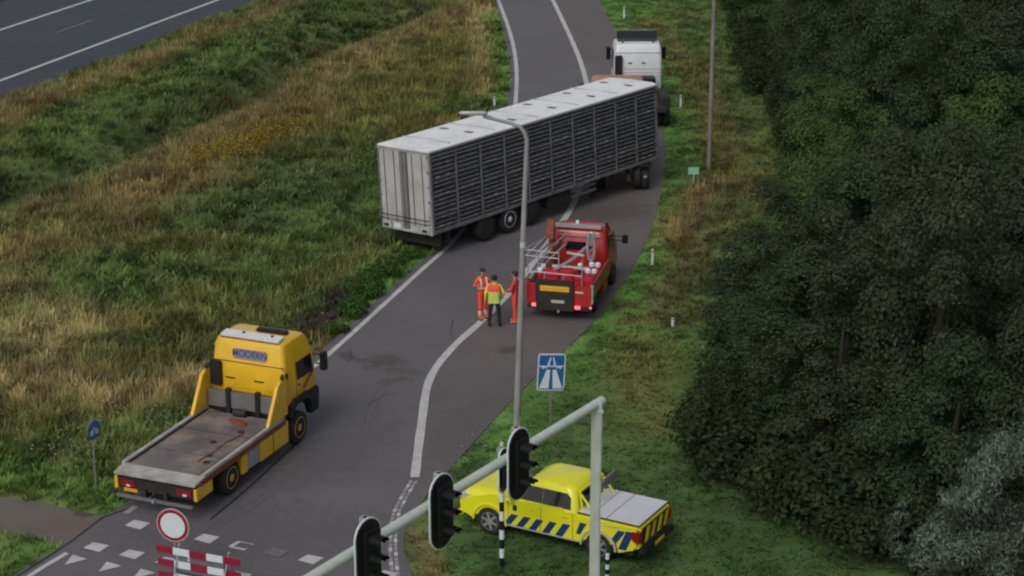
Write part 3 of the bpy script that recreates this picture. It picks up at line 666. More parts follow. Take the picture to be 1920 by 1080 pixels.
def cab(root, y0, L, hw, zb, zt, paint, zseam=None):
    """forward-control lorry cab with high roof"""
    zs = zseam or zb+(zt-zb)*.62; y1 = y0+L
    B().loft([(zb, hw-.04, y0+.02, y1-.05, .10), (zb+.1, hw, y0, y1, .14), (zb+(zt-zb)*.3, hw, y0, y1, .16), (zs, hw-.03, y0, y1-.10, .16), (zs+.03, hw-.035, y0+.01, y1-.12, .18), (zs+(zt-zs)*.68, hw-.07, y0+.06, y1-.30, .16), (zs+(zt-zs)*.92, hw-.12, y0+.13, y1-.45, .17), (zt, hw-.21, y0+.24, y1-.62, .17)]).put('cab', paint, root)
    c = [o for o in root.children if o.name.startswith('cab')][-1]
    B().box(-hw+.03, hw-.03, y0-.012, y0+.02, zs-.008, zs+.008).put('seam', 'chassis', c)                         # seam of roof shell
    for s in (-1, 1):
        hx = hw-.008; a = zb+(zt-zb)*.34; b_ = zs-.05; yw0 = y0+L*.38
        w_ = B().prism([(yw0, a), (y1-.22, a-.02), (y1-.36, b_), (yw0, b_)], 'x', s*(hx-.03), s*(hx+.012)); w_.put('side_window', 'glass', root)
        B().prism([(yw0-.07, zb+.16), (yw0-.055, zb+.16), (yw0-.055, zs), (yw0-.07, zs)], 'x', s*(hw-.01), s*(hw+.006)).put('door_seam', 'chassis', c)
        B().box(s*hw-.02, s*hw+.02, yw0+.02, yw0+.14, a-.17, a-.13, .006).put('door_handle', 'black', root)
    B().prism([(y1-.01, zb+(zt-zb)*.33), (y1+.012, zb+(zt-zb)*.33), (y1-.07, zs), (y1-.11, zs)], 'x', -hw+.12, hw-.12).put('windscreen', 'glass', root)
    B().box(-hw+.25, hw-.25, y1-.02, y1+.02, zb+.12, zb+.5, .02).put('grille', 'black', root)
    B().box(-hw+.12, hw-.12, y1-.2, y1+.06, zs+.08, zs+.16, .03).put('sun_visor', 'black', root)
    return c, zs
def plate_quad(root, x0, x1, y, z0, z1, m, name='number_plate', t=.012):
    return B().box(x0, x1, y-t, y, z0, z1).put(name, m, root)

# ------------------------------------------------------------------ yellow flatbed recovery truck
def yellow_truck():
    t = thing('flatbed_recovery_truck', 'yellow flatbed recovery truck with empty worn steel deck', 'recovery truck', (-9.26, 48.11, .03), .389)
    zd = 1.07; LD = 4.25
    B().box(-.42, -.28, .3, 6.6, .62, .86).box(.28, .42, .3, 6.6, .62, .86).box(-.4, .4, 1.6, 2.2, .45, .75).box(-.4, .4, 5.4, 6.4, .45, 1.2).put('chassis', 'chassis', t)
    dk = B().box(-1.13, 1.13, .52, LD+.35, zd-.12, zd).put('deck', 'deck', t)
    for k in range(2): B().box(-1.12, 1.12, 1.7+k*1.5, 1.712+k*1.5, zd, zd+.006).put('deck_joint', 'chassis', dk)
    rp = B().prism([(0, zd-.10), (.52, zd-.13), (.52, zd+.004), (0, zd-.05)], 'x', -1.22, 1.22, .006).put('rear_ramp', 'deckgrey', t)
    for s in (-1, 1):
        B().box(s*1.19-.065, s*1.19+.065, .45, LD+.5, zd-.02, zd+.075, .012).put('side_rail', 'deckgrey', t)
        B().box(s*1.09-.02, s*1.09+.02, .6, LD+.3, zd, zd+.05).put('inner_rail', 'chassis', t)
        B().box(s*1.225-.02, s*1.225+.02, .25, LD+.6, zd-.17, zd-.025).put('side_sill', 'yellow' if s < 0 else 'rust', t)
        B().box(s*1.19-.05, s*1.19+.05, .05, .85, .55, zd-.18, .01).put('rear_corner_panel', 'yellow', t)
        B().box(s*1.1-.14, s*1.1+.14, 2.42, 2.72, .35, zd-.18, .02).put('mudguard', 'yellow', t)
        B().box(s*1.12-.12, s*1.12+.12, 2.76, 3.35, .38, zd-.18, .02).put('fuel_tank', 'alu', t)
        B().box(s*1.12-.12, s*1.12+.12, 3.40, 5.0, .33, zd-.12, .02).put('tool_box', 'yellow', t)
        B().box(s*1.245-.006, s*1.245+.006, 4.1, 4.12, .36, zd-.15).put('box_seam', 'chassis', t)
        # sloping yellow wing of the headboard
        B().prism([(LD-.35, zd+.08), (LD+.75, zd+.08), (LD+.75, zd+1.12), (LD+.42, zd+1.15), (LD+.25, zd+1.05)], 'x', s*1.19-.05, s*1.19+.05, .012).put('headboard_wing', 'yellow', t)
        b = B().lathe([(0, .06), (.10, .06), (.14, .03)], 'z', (s*1.19, LD+.58, zd+1.15), 12).put('work_lamp', 'black', t)
        B().tube([(s*.55, 1.3, zd+.02), (s*.62, 2.0, zd+.02), (s*.58, 2.6, zd+.02), (s*.74, 3.4, zd+.03)], .018, 6).put('strap', 'rust', t) if s > 0 else None
    for x0, x1 in ((-1.1, -.5), (-.38, .42), (.55, 1.1)): B().box(x0, x1, LD+.42, LD+.47, zd+.12, zd+.62, .01).put('headboard_panel', 'midgrey', t)
    for xx in (-.44, .485): B().box(xx-.07, xx+.07, LD+.36, LD+.5, zd-.02, zd+.72, .01).put('headboard_post', 'black', t)
    B().box(-1.12, 1.12, LD+.48, LD+.53, zd-.02, zd+.6).put('headboard_frame', 'black', t)
    w_ = B().lathe([(-.2, .08), (-.18, .11), (.18, .11), (.2, .08)], 'x', (0, LD+.25, zd+.1), 16); w_.put('winch', 'chassis', t)
    for x0, y0 in ((.15, LD-.15), (.3, LD-.3)): B().box(x0-.25, x0+.2, y0-.05, y0+.05, zd, zd+.09, .01).put('wheel_stop', 'rust', t)
    for (x0, y0) in ((.62, 1.75), (.25, 2.6), (.78, 1.35), (.6, 3.5)): B().lathe([(0, .09), (.025, .09), (.03, .05)], 'z', (x0, y0, zd), 10).put('lashing_ring', 'black', t)
    c, zs = cab(t, 5.02, 1.88, 1.17, 1.25, 3.10, 'yellow', zseam=2.46)
    # sloped back of the roof shell with lettering panel
    M = Matrix.Translation((.08, 5.035, 2.72)) @ Matrix.Rotation(PI/2-.10, 4, 'X')
    pb = B(); pb.box(-.50, .50, -.14, .14, -.004, .012); pn = pb.put('lettering_panel', 'letter', t); pn.data.transform(M)
    textmesh('lettering', 'MODERN', .26, 'lettext', pn, M @ Matrix.Translation((0, 0, .014)))
    B().box(-1.16, -.80, 4.90, 5.04, 1.72, 2.44, .03).put('air_intake', 'black', t)
    for xx in (-.55, .35): B().box(xx-.15, xx+.15, 4.985, 5.02, 1.96, 1.99, .005).put('rear_handle', 'chassis', t)
    B().box(-.78, 1.14, 4.98, 5.02, 1.58, 1.72, .02).put('rear_moulding', 'yellow', t)
    B().box(-.9, .9, 4.99, 5.01, 1.50, 1.53).put('seam', 'chassis', t)
    # light board on the roof
    lb = B().prism([(5.20, 3.17), (5.20, 3.11), (5.52, 3.16), (5.52, 3.21)], 'x', -.92, .92, .01).put('roof_light_board', 'white', t)
    B().box(-.90, .90, 5.188, 5.205, 3.07, 3.11).put('light_strip', 'rust', lb)
    for xx in (-.3, .6): B().lathe([(0, .05), (.05, .04)], 'z', (xx, 5.42, 3.18), 10).put('beacon', 'black', t)
    B().box(-.2, .8, 5.85, 6.1, 3.08, 3.2, .05).put('roof_hatch', 'black', t)
    for s in (-1, 1):
        B().prism([(6.3, 1.27), (6.42, .75), (6.5, .60), (6.93, .60), (6.93, 1.27)], 'x', s*1.0, s*1.19, .02).put('lower_panel', 'black', t)
        B().prism([(5.15+.72*0, .98), (5.2, 1.30), (5.45, 1.42), (6.2, 1.42), (6.42, 1.25), (6.5, .9), (6.4, .9), (6.25, 1.15), (6.1, 1.25), (5.5, 1.25), (5.35, 1.15), (5.25, .95)], 'x', s*.95, s*1.27, .015).put('wheel_arch', 'black', t)
        B().box(s*1.14-.1, s*1.14+.10, 6.35, 6.9, .86, 1.36, .05).put('step_box', 'black', t)
        mirror(t, s*1.18, 6.80, 2.12, s, .55)
        B().box(s*1.2-.02, s*1.2+.06, 5.0, 5.06, 2.15, 2.33, .01).put('side_lamp', 'black', t)
        B().prism([(6.0, 1.55), (6.1, 1.52), (6.62, 1.86), (6.52, 1.90)], 'x', s*1.197, s*1.206).put('door_marking', 'rust', t)
        wheel(t, s*1.06, 5.72, .47, .3, 'yellow_rim'); wheel(t, s*1.06, 1.92, .47, .27, 'yellow_rim', dual=True)
    # rear
    B().box(-1.2, 1.2, .1, .35, .55, zd-.18, .01).put('rear_crossmember', 'chassis', t)
    for s in (-1, 1):
        lm = B().box(s*.85-.22, s*.85+.22, .06, .10, .64, .82, .01).put('tail_lamp', 'redlamp', t)
        B().box(s*.85-.06*0-.03, s*.85+.08, .045, .06, .65, .70).put('reversing_lens', 'signwhite', lm)
    plate_quad(t, -.95, -.55, .05, .52, .61, 'amber')
    B().box(-1.15, 1.15, -.06, .04, .36, .44, .015).put('underrun_bar', 'midgrey', t)
    for xx in (-.32, .32): B().box(xx-.05, xx+.05, .0, .3, .4, .65).put('bar_bracket', 'chassis', t)
    B().lathe([(0, .05), (.12, .05)], 'y', (0, -.12, .42), 10).put('tow_coupling', 'alu', t)
yellow_truck()

# ------------------------------------------------------------------ livestock trailer
def trailer():
    t = thing('livestock_trailer', 'long livestock semi-trailer with dark slatted sides, white roof and white rear doors', 'trailer', (-3.76, 70.77, 0), .705, tilt=(.009, -.05))
    W, L, Z0, Z1 = 1.275, 13.6, .92, 3.97
    B().box(-W+.07, W-.09, .06, L-.05, Z0+.05, Z1-.03).put('body', 'cratedark', t)
    rf = B().prism([(-W-.01, Z1-.03), (W+.01, Z1-.03), (W+.01, Z1+.02), (W-.18, Z1+.07), (0, Z1+.10), (-W+.18, Z1+.07), (-W-.01, Z1+.02)], 'y', -.02, L+.02, .01).put('roof', 'roofwhite', t)
    for k in range(5):
        for s in (-1, 1):
            y = 2.9+2.42*k
            h = B().box(s*.6-.19, s*.6+.19, y-.11, y+.11, Z1+.05, Z1+.105, .02).put('roof_vent', 'midgrey', rf)
    for k in range(1, 11): B().box(-W+.1, W-.1, k*1.236-.01, k*1.236+.01, Z1+.07, Z1+.104).put('roof_seam', 'lightgrey', rf) if k % 2 else None
    for s in (-1, 1):
        B().box(s*W-.02, s*W+.03, 0, L, Z1-.10, Z1-.035, .008).put('top_rail', 'midgrey', t)
        B().box(s*W-.02, s*W+.025, 0, L, Z1-.24, Z1-.17, .008).put('top_rail', 'slat', t)
        B().box(s*W-.05, s*W+.03, 0, L, Z0-.02, Z0+.10, .008).put('bottom_rail', 'slat', t)
    # slatted side: ten bays, sixteen rows
    nb, nr = 10, 16; bw = (L-.1)/nb; z0 = Z0+.12; dz = (Z1-.27-z0)/nr
    sm = None; lm = None; pm = None
    dm_ = B().box(-.012, .012, -bw/2+.055, bw/2-.055, -dz*.17, dz*.17).put('deck_edge', mat('deck_edge_grey', (.14, .14, .15), .6, 0, var=.4, scale=4), t, (W-.03, .05+.5*bw, z0+3.5*dz)).data
    for i in range(nb+1):
        x = .05+i*bw
        for s in (1, -1):
            if pm is None: o = B().box(-.018, .018, -.045, .045, 0, Z1-Z0-.2, .006).put('side_post', 'slat', t, (s*W, x, Z0+.05)); pm = o.data
            else: link('side_post', pm, t, (s*W, x, Z0+.05))
    for r in range(nr):
        for i in range(nb):
            x = .05+(i+.5)*bw; z = z0+(r+.5)*dz; j = rnd.uniform(-.022, .022)
            if sm is None: o = B().box(-.012, .012, -bw/2+.055, bw/2-.055, -dz*.19, dz*.19).put('slat', 'slat', t, (W-.03, x, z)); sm = o.data
            else: o = link('slat', sm, t, (W-.03+j, x, z+j))
            o.rotation_euler = (rnd.uniform(-.012, .012), 0, 0); o.scale = (1, rnd.uniform(.93, 1), rnd.uniform(.7, 1.25))
            if r % 4 == 3: o.scale = (2.2, 1.05, 1.25); o.data = dm_
            if r % 2 == 0:
                o2 = link('slat', sm, t, (-W+.03, x, z))
            if (r in (3, 7, 11) and (i*7+r) % 3 != 0) or (r == 0 and i % 3 == 0):  # pale strips put in for the bright highlight dashes along the vents
                for q in (-.28, .12):
                    if lm is None: ol = B().box(-.01, .014, -.10, .10, -.02, .02).put('vent_highlight', mat('vent_highlight_grey', (.34, .34, .36), .5, .3, var=.5, scale=4), t, (W+.01, x+q, z+.03)); lm = ol.data
                    else: link('vent_highlight', lm, t, (W+.01, x+q+rnd.uniform(-.1, .1), z+.03))
    # front wall
    B().box(-W, W, L-.06, L, Z0, Z1-.04).put('front_wall', 'midgrey', t)
    # rear doors
    for s in (-1, 1):
        d = B().box(s*.70-.50, s*.70+.50, -.035, .06, Z0+.42, Z1-.12, .01).put('rear_door', 'doorwhite', t)
        for xx in (.45, .93):
            B().tube([(s*xx, -.06, Z0+.25), (s*xx, -.06, Z1-.14)], .016, 6).put('lock_rod', 'midgrey', d)
        for k in range(5): B().box(s*1.2-.05, s*1.2+.05, -.05, -.02, Z0+.6+k*.55, Z0+.68+k*.55, .004).put('hinge', 'midgrey', d)
        B().box(s*(W-.03)-.035, s*(W-.03)+.035, -.04, .06, Z0, Z1-.03, .008).put('rear_post', 'lightgrey' if s > 0 else 'midgrey', t)
        lp = B().box(s*.93-.22, s*.93+.22, -.10, -.04, Z0+.0, Z0+.24, .015).put('lamp_housing', 'doorwhite', t)
        B().box(s*.95-.13, s*.95+.11, -.108, -.10, Z0+.05, Z0+.15).put('tail_lamp', 'black', lp)
        B().box(s*.45-.18, s*.45+.18, -.07, -.04, Z0+.02, Z0+.22, .005).put('number_plate' if s < 0 else 'rear_sign', 'signwhite' if s < 0 else 'plate' if False else 'doorwhite', t)
    B().box(-.17, .17, -.05, .06, Z0+.05, Z1-.14, .01).put('centre_post', 'midgrey', t)
    for xx in (-.09, .09): B().tube([(xx, -.07, Z0+.2), (xx, -.07, Z1-.16)], .018, 6).put('lock_rod', 'alu', t)
    B().box(-W, W, -.045, .05, Z1-.12, Z1-.035, .006).put('rear_header', 'lightgrey', t)
    B().box(-W+.03, W-.03, -.03, .06, Z0-.06, Z0+.42, .01).put('rear_sill', 'doorwhite', t)
    for z in (Z0+.36, Z0+.52): B().tube([(-1.2, -.04, z), (-1.17, -.16, z), (1.17, -.16, z), (1.2, -.04, z)], .017, 6).put('hand_rail', 'black', t)
    # running gear
    B().box(-.5, -.36, .4, L-1.0, .62, Z0-.02).box(.36, .5, .4, L-1.0, .62, Z0-.02).box(-1.1, 1.1, .5, .62, .3, .9).put('chassis_beam', 'chassis', t)
    B().box(-1.1, 1.1, .9, 1.1, .25, .8, .02).put('rear_mudflap', 'chassis', t)
    for k, y in enumerate((2.95, 4.27, 5.59)):
        B().tube([(-1, y, .5), (1, y, .5)], .07, 8).put('axle', 'chassis', t)
        for s in (-1, 1):
            wheel(t, s*1.08, y, .5, .34, 'white' if k == 1 else 'chassis')  # first and last axle: underbody shade put into the rim colour
            B().lathe([(-.17, .57), (.17, .57)], 'x', (s*1.05, y, .5), 20)
            b = B(); b.prism([(y+.58*math.cos(a), .52+.58*math.sin(a)) for a in np.linspace(.25, PI-.25, 9)]+[(y+.54*math.cos(a), .52+.54*math.sin(a)) for a in np.linspace(PI-.25, .25, 9)], 'x', s*.9, s*1.25); b.put('mudguard', 'black', t)
    B().box(.75, 1.2, 6.6, 8.0, .36, .84, .03).put('side_locker', 'chassis', t)
    for z in (.45, .68): B().box(1.14, 1.18, 8.05, 9.6, z, z+.1, .006).put('side_guard', 'midgrey', t)
    for s in (-1, 1):
        B().box(s*.75-.06, s*.75+.06, 9.85, 9.97, .12, .92, .008).box(s*.75-.14, s*.75+.14, 9.78, 10.04, .05, .12).put('landing_leg', 'chassis', t)
trailer()

# ------------------------------------------------------------------ orange tractor unit under the trailer nose
def orange_tractor():
    t = thing('tractor_unit', 'orange tractor unit hitched under the trailer nose, only its roof showing above', 'tractor unit', (4.36, 79.6, .03), .02)
    B().box(-.42, -.28, -.9, 5.4, .55, .78).box(.28, .42, -.9, 5.4, .55, .78).put('chassis', 'chassis', t)
    B().box(-.42, .42, -.35, .45, .80, .89, .03).put('fifth_wheel', 'chassis', t)
    cab(t, 3.45, 2.15, 1.2, .95, 3.60, 'orange')
    B().box(-1.05, 1.05, 3.72, 3.86, 3.50, 3.62, .03).put('roof_bar', 'lightgrey', t)
    for s in (-1, 1):
        wheel(t, s*1.05, 0, .5, .3, 'midgrey', dual=True); wheel(t, s*1.05, 4.1, .5, .3, 'midgrey')
        B().box(s*1.05-.25, s*1.05+.25, -.55, .55, 1.03, 1.08, .01).put('mudguard', 'black', t)
        B().box(s*.95-.25, s*.95+.25, 1.2, 2.9, .4, .9, .05).put('fuel_tank', 'midgrey', t)
        mirror(t, s*1.2, 5.3, 2.9, s, .5, .3)
    B().box(.96, 1.08, -.72, -.66, .64, .72).put('tail_lamp', 'lightgrey', t)
orange_tractor()
# ------------------------------------------------------------------ white tractor unit
def white_tractor():
    t = thing('tractor_unit', 'white high-roof tractor unit parked at the verge beyond the trailer nose', 'tractor unit', (5.98, 89.8, .03), -.02)
    B().box(-.42, -.28, -.6, 6.2, .55, .80).box(.28, .42, -.6, 6.2, .55, .80).put('chassis', 'chassis', t)
    B().box(-1.0, 1.0, -.5, 2.9, .80, 1.02, .03).put('rear_platform', 'chassis', t)
    B().box(-.25, .75, 2.5, 3.25, 1.02, 1.72, .05).put('equipment_box', 'black', t)
    B().box(.75, 1.22, .2, 2.2, .45, 1.35, .05).put('side_locker', 'chassis', t)
    c, zs = cab(t, 3.5, 2.1, 1.13, .95, 3.12, 'white', zseam=2.72)
    B().box(-1.10, -.76, 3.34, 3.5, 1.35, 2.62, .03).put('air_intake', 'black', t)
    for xx in (-.38, .25): B().box(xx-.09, xx+.09, 3.47, 3.5, 2.22, 2.27, .006).put('rear_handle', 'black', t)
    for z in (1.6, 1.78, 1.95): B().box(-.7, 1.1, 3.485, 3.5, z, z+.012).put('rear_groove', 'midgrey', t)
    B().box(-.5, .6, 3.38, 3.5, 1.12, 1.36, .03).put('rear_step', 'midgrey', t)
    b = B(); b.prism([(4.2, 3.06), (4.3, 3.06), (4.85, 3.42), (4.8, 3.50), (4.27, 3.26)], 'x', -.93, .93, .02); b.put('roof_lamp_bar', 'black', t)
    B().tube([(-.95, 4.8, 3.1), (-.93, 4.85, 3.54), (.93, 4.85, 3.54), (.95, 4.8, 3.1)], .03, 8).put('roof_rail', 'midgrey', t)
    for s in (-1, 1):
        B().box(s*.72-.04, s*.72+.04, 3.85, 4.2, 3.0, 3.16, .01).put('roof_horn', 'black', t)
        wheel(t, s*1.05, 0.5, .5, .3, 'midgrey', dual=True); wheel(t, s*1.05, 4.4, .5, .3, 'midgrey')
        B().box(s*1.05-.2, s*1.05+.2, 3.7, 5.1, 1.0, 1.1, .03).put('wheel_arch', 'black', t)
        mirror(t, s*1.1, 5.25, 2.35, s, .62, .22)
white_tractor()

# ------------------------------------------------------------------ red recovery truck
def red_truck():
    loc = Vector((1.58, 63.45, .03)); yaw = .235
    t = thing('small_recovery_truck', 'red open-bed breakdown truck loaded with gear and crane frame', 'recovery truck', loc, yaw)
    W = 1.08; zb = .86
    B().box(-.4, .4, .2, 4.9, .42, .7).put('chassis', 'chassis', t)
    B().box(-W, W, .05, 2.95, zb-.12, zb).put('bed_floor', 'rust', t)
    for s in (-1, 1):
        B().box(s*W-.03, s*W+.03, .02, 2.95, zb-.08, zb+.38, .01).put('drop_side', 'red' if s > 0 else 'lightgrey', t)
        B().box(s*W-.04, s*W+.04, .02, 2.95, zb+.38, zb+.42, .008).put('side_cap', 'rust' if s > 0 else 'lightgrey', t)
        B().box(s*(W+.0)-.045, s*W+.045, -.03, .25, .62, zb+.42, .01).put('corner_post', 'red' if s < 0 else 'deckgrey', t)
        B().box(s*.98-.1, s*.98+.1, 2.0, 2.8, .36, .72, .02).put('side_locker', 'red', t)
        wheel(t, s*.92, 1.15, .36, .22, 'midgrey', dual=True); wheel(t, s*.95, 4.15, .36, .22, 'midgrey')
        B().box(s*.98-.14, s*.98+.1, .72, 1.6, .74, .79, .01).put('mudguard', 'black', t)
    # rear: red panels, black board with yellow plate
    B().box(-W, -.68, -.03, .03, .50, zb+.35, .01).put('tailgate', 'red', t); B().box(.46, W, -.03, .03, .50, zb+.35, .01).put('tailgate', 'red', t)
    b = B().box(-.80, .48, -.14, .03, .34, zb+.52, .02).put('rear_board', 'chassis', t)
    pl = plate_quad(b, -.64, .34, -.14, 1.02, 1.20, 'plate', 'warning_plate')
    B().box(-.56, .26, -.158, -.153, 1.085, 1.125).put('plate_writing', 'amber', pl)
    plate_quad(b, -.26, .18, -.14, .62, .72, 'outline')
    B().box(-W, W, -.10, .02, .38, .52, .02).put('bumper', 'chassis', t)
    for s, n_ in ((-.83, 0), (.62, 1)): B().box(s-.10, s+.10, -.13, -.10, .44, .56, .02).put('tail_lamp', 'litred', t)
    B().box(.52, .8, -.045, -.03, .98, 1.02).put('panel_strip', 'signwhite', t)
    B().lathe([(0, .04), (.1, .04)], 'y', (.0, -.25, .36), 8).put('tow_ball', 'alu', t); B().lathe([(0, .04), (.03, .04)], 'y', (1.06, -.12, .52), 8).put('marker_lamp', 'litred', t)
    # cab
    c = B().loft([(.5, .98, 3.0, 5.0, .1), (.9, 1.0, 2.98, 5.05, .12), (1.35, 1.0, 2.98, 4.95, .14), (1.4, .99, 2.98, 4.7, .15), (2.1, .90, 3.05, 4.2, .2), (2.22, .82, 3.15, 4.05, .2), (2.26, .7, 3.3, 3.9, .2)]).put('cab', 'red', t)
    B().box(-.45, .45, 2.965, 3.02, 1.5, 1.80, .02).put('rear_window', 'glass', t)
    for s in (-1, 1):
        B().prism([(3.35, 1.42), (4.55, 1.42), (4.2, 1.98), (3.4, 1.98)], 'x', s*.93, s*.995).put('side_window', 'glass', t)
        mirror(t, s*.98, 4.45, 1.55, s, .30, .34)
    B().box(-.88, .78, 3.02, 3.2, 2.26, 2.38, .02).put('light_bar', 'lightgrey', t)
    B().lathe([(0, .07), (.10, .06), (.12, .02)], 'z', (-.1, 3.3, 2.36), 12).put('beacon', 'signwhite', t); B().lathe([(0, .05), (.16, .05)], 'z', (.86, 3.6, 2.2), 10).put('marker', 'black', t)
    B().box(-.7, .75, 2.93, 2.99, 2.02, 2.05).put('rear_rail', 'lightgrey', t)
    # tube frame over the bed
    r = .022
    def fr(*p): B().tube(p, r, 6).put('frame_tube', 'alu', t)
    fr((-1.02, .1, zb+.72), (.72, .1, zb+.66)); fr((.72, .1, zb), (.72, .1, zb+1.25)); fr((-.55, .1, zb+.35), (-.55, .1, zb+.70)); fr((.1, .1, zb+.35), (.1, .1, zb+.68))
    fr((-1.5, 1.2, zb+1.1), (-.3, 1.2, zb+1.05)); fr((-1.5, 1.2, zb+.3), (-1.5, 1.2, zb+1.1)); fr((-1.36, 1.2, zb+.3), (-1.36, 1.2, zb+1.1)); fr((-1.5, 1.2, zb+.9), (-.3, 1.2, zb+.86)); fr((-.3, 1.2, zb), (-.3, 1.2, zb+1.1)); fr((-.95, 1.0, zb), (-.95, 1.0, zb+1.0))
    fr((-1.5, 1.2, zb+1.1), (-.95, 2.6, zb+1.2)); fr((-.8, 1.0, zb+1.05), (-.3, 2.8, zb+1.35)); fr((-.95, 2.8, zb), (-.95, 2.8, zb+1.35), (-.3, 2.8, zb+1.35))
    fr((-1.5, 1.2, zb+.3), (-1.06, 1.2, zb+.3)); fr((.6, .1, zb+.02), (.78, 1.6, zb+.45)) 
    # folding crane: mast, elbow, jib
    B().box(-.92, -.74, 2.4, 2.6, zb+.1, zb+1.55, .03).put('crane_mast', 'rust', t)
    B().prism([(2.25, zb+1.2), (2.65, zb+1.2), (2.58, zb+1.75), (2.42, zb+1.85)], 'x', -.98, -.72, .02).put('crane_head', 'rust', t)
    B().tube([(-.4, .8, zb+.55), (.1, 1.6, zb+.75), (.55, 2.5, zb+1.1)], [.07, .06, .05], 8).put('crane_jib', 'alu', t)
    B().tube([(-.5, 1.1, zb+.62), (.7, 1.25, zb+.55)], .07, 8).put('crane_jib', 'lightgrey', t)
    B().tube([(-.15, 1.8, zb+.9), (.45, 1.75, zb+.85)], .05, 8).put('crane_jib', 'lightgrey', t)
    # gear on the bed
    def g(name, label, cat, lx, ly, z, group=None):
        c_, s_ = math.cos(yaw), math.sin(yaw); return thing(name, label, cat, (loc.x+lx*c_+ly*s_, loc.y-lx*s_+ly*c_, z+.03), yaw, group)
    for k, (lx, ly, sx, sy, sz, d) in enumerate(((-.45, .85, .28, .22, .34, 'left one of three in the row'), (.08, .86, .23, .22, .36, 'middle one of three in the row'), (.48, .84, .15, .2, .26, 'right small one of three in the row'), (.87, .60, .16, .35, .30, 'alone against the right side'), (-.6, .42, .26, .14, .18, 'low one behind the tailgate at left'), (.25, .42, .3, .14, .16, 'low one behind the tailgate at right'))):
        q = g('equipment_case', 'red equipment case on the red truck bed, '+d, 'case', lx, ly, zb, 'red cases on the red truck bed')
        B().box(-sx, sx, -sy, sy, 0, sz*1.75, .05).put('case_body', 'redcase', q); B().box(-sx*.5, sx*.5, -.02, .02, sz*1.75, sz*1.75+.03, .008).put('handle', 'black', q)
        B().box(-sx-.004, sx+.004, -sy-.004, sy+.004, sz*1.25, sz*1.28).put('lid_seam', 'chassis', q)
    for k, (lx, ly, z, d) in enumerate(((-.88, .95, zb+.0, 'by the left drop side, rear one'), (-.86, 1.35, zb+.0, 'by the left drop side, front one'), (.70, 1.2, zb+.0, 'right side, rear left of four'), (.92, 1.2, zb+.0, 'right side, rear right of four'), (.72, 1.75, zb+.05, 'right side, front left of four'), (.93, 1.75, zb+.05, 'right side, front right of four'), (.4, 1.4, zb+.1, 'beside the middle case'))):
        q = g('canister', 'red canister with pale cap on the truck bed '+d, 'canister', lx, ly, z, 'canisters on the red truck bed')
        B().lathe([(0, .10), (.42, .10), (.46, .06)], 'z', (0, 0, 0), 14).put('canister_body', 'redcase', q); B().lathe([(.46, .10), (.56, .095), (.60, .04)], 'z', (0, 0, 0), 12).put('cap', 'signwhite', q)
    # strap loop hanging from the frame post
    q = g('strap_loop', 'long pale grey strap loop hanging upright behind the cab', 'strap', .62, 2.1, zb+.45)
    pts = [(.12*math.cos(a), 0, .62+.50*math.sin(a)) for a in np.linspace(0, 2*PI, 25)]
    B().tube(pts, .055, 8, cap=False).put('strap_webbing', 'alu', q)
    for k in range(4): B().lathe([(-.07, .03), (.07, .03)], 'y', (0, 0, .3+.2*k), 8).put('buckle', 'lightgrey', q)
    # aluminium ramps leaning out over the left side
    for k in range(4):
        q = g('loading_ramp', ('outermost', 'second', 'third', 'innermost')[k]+' of the four aluminium ramp bars sticking out left of the red cab', 'ramp', -1.62+.26*k, 1.6-.05*k, zb+.62-.03*k, 'aluminium ramp bars on the red truck')
        B().box(-.035, .035, 0, 1.55, -.02, .05, .008).put('ramp_beam', 'alu', q); B().box(-.045, .045, 1.5, 1.6, -.03, .08, .008).put('ramp_end', 'midgrey', q); q.rotation_euler = (.22, 0, -yaw-.30)
    q = g('flood_light_stand', 'grey folded lamp stand with white head between trailer wheels and red truck', 'stand', -1.15, 3.3, 0)
    B().tube([(0, 0, .0), (.05, .2, .8)], .03, 6).tube([(.3, 0, 0), (.1, .2, .8)], .03, 6).tube([(-.1, .5, 0), (.05, .2, .8)], .03, 6).put('stand_legs', 'midgrey', q); B().box(-.02, .16, .12, .3, .78, .92, .02).put('lamp_head', 'lightgrey', q)
red_truck()

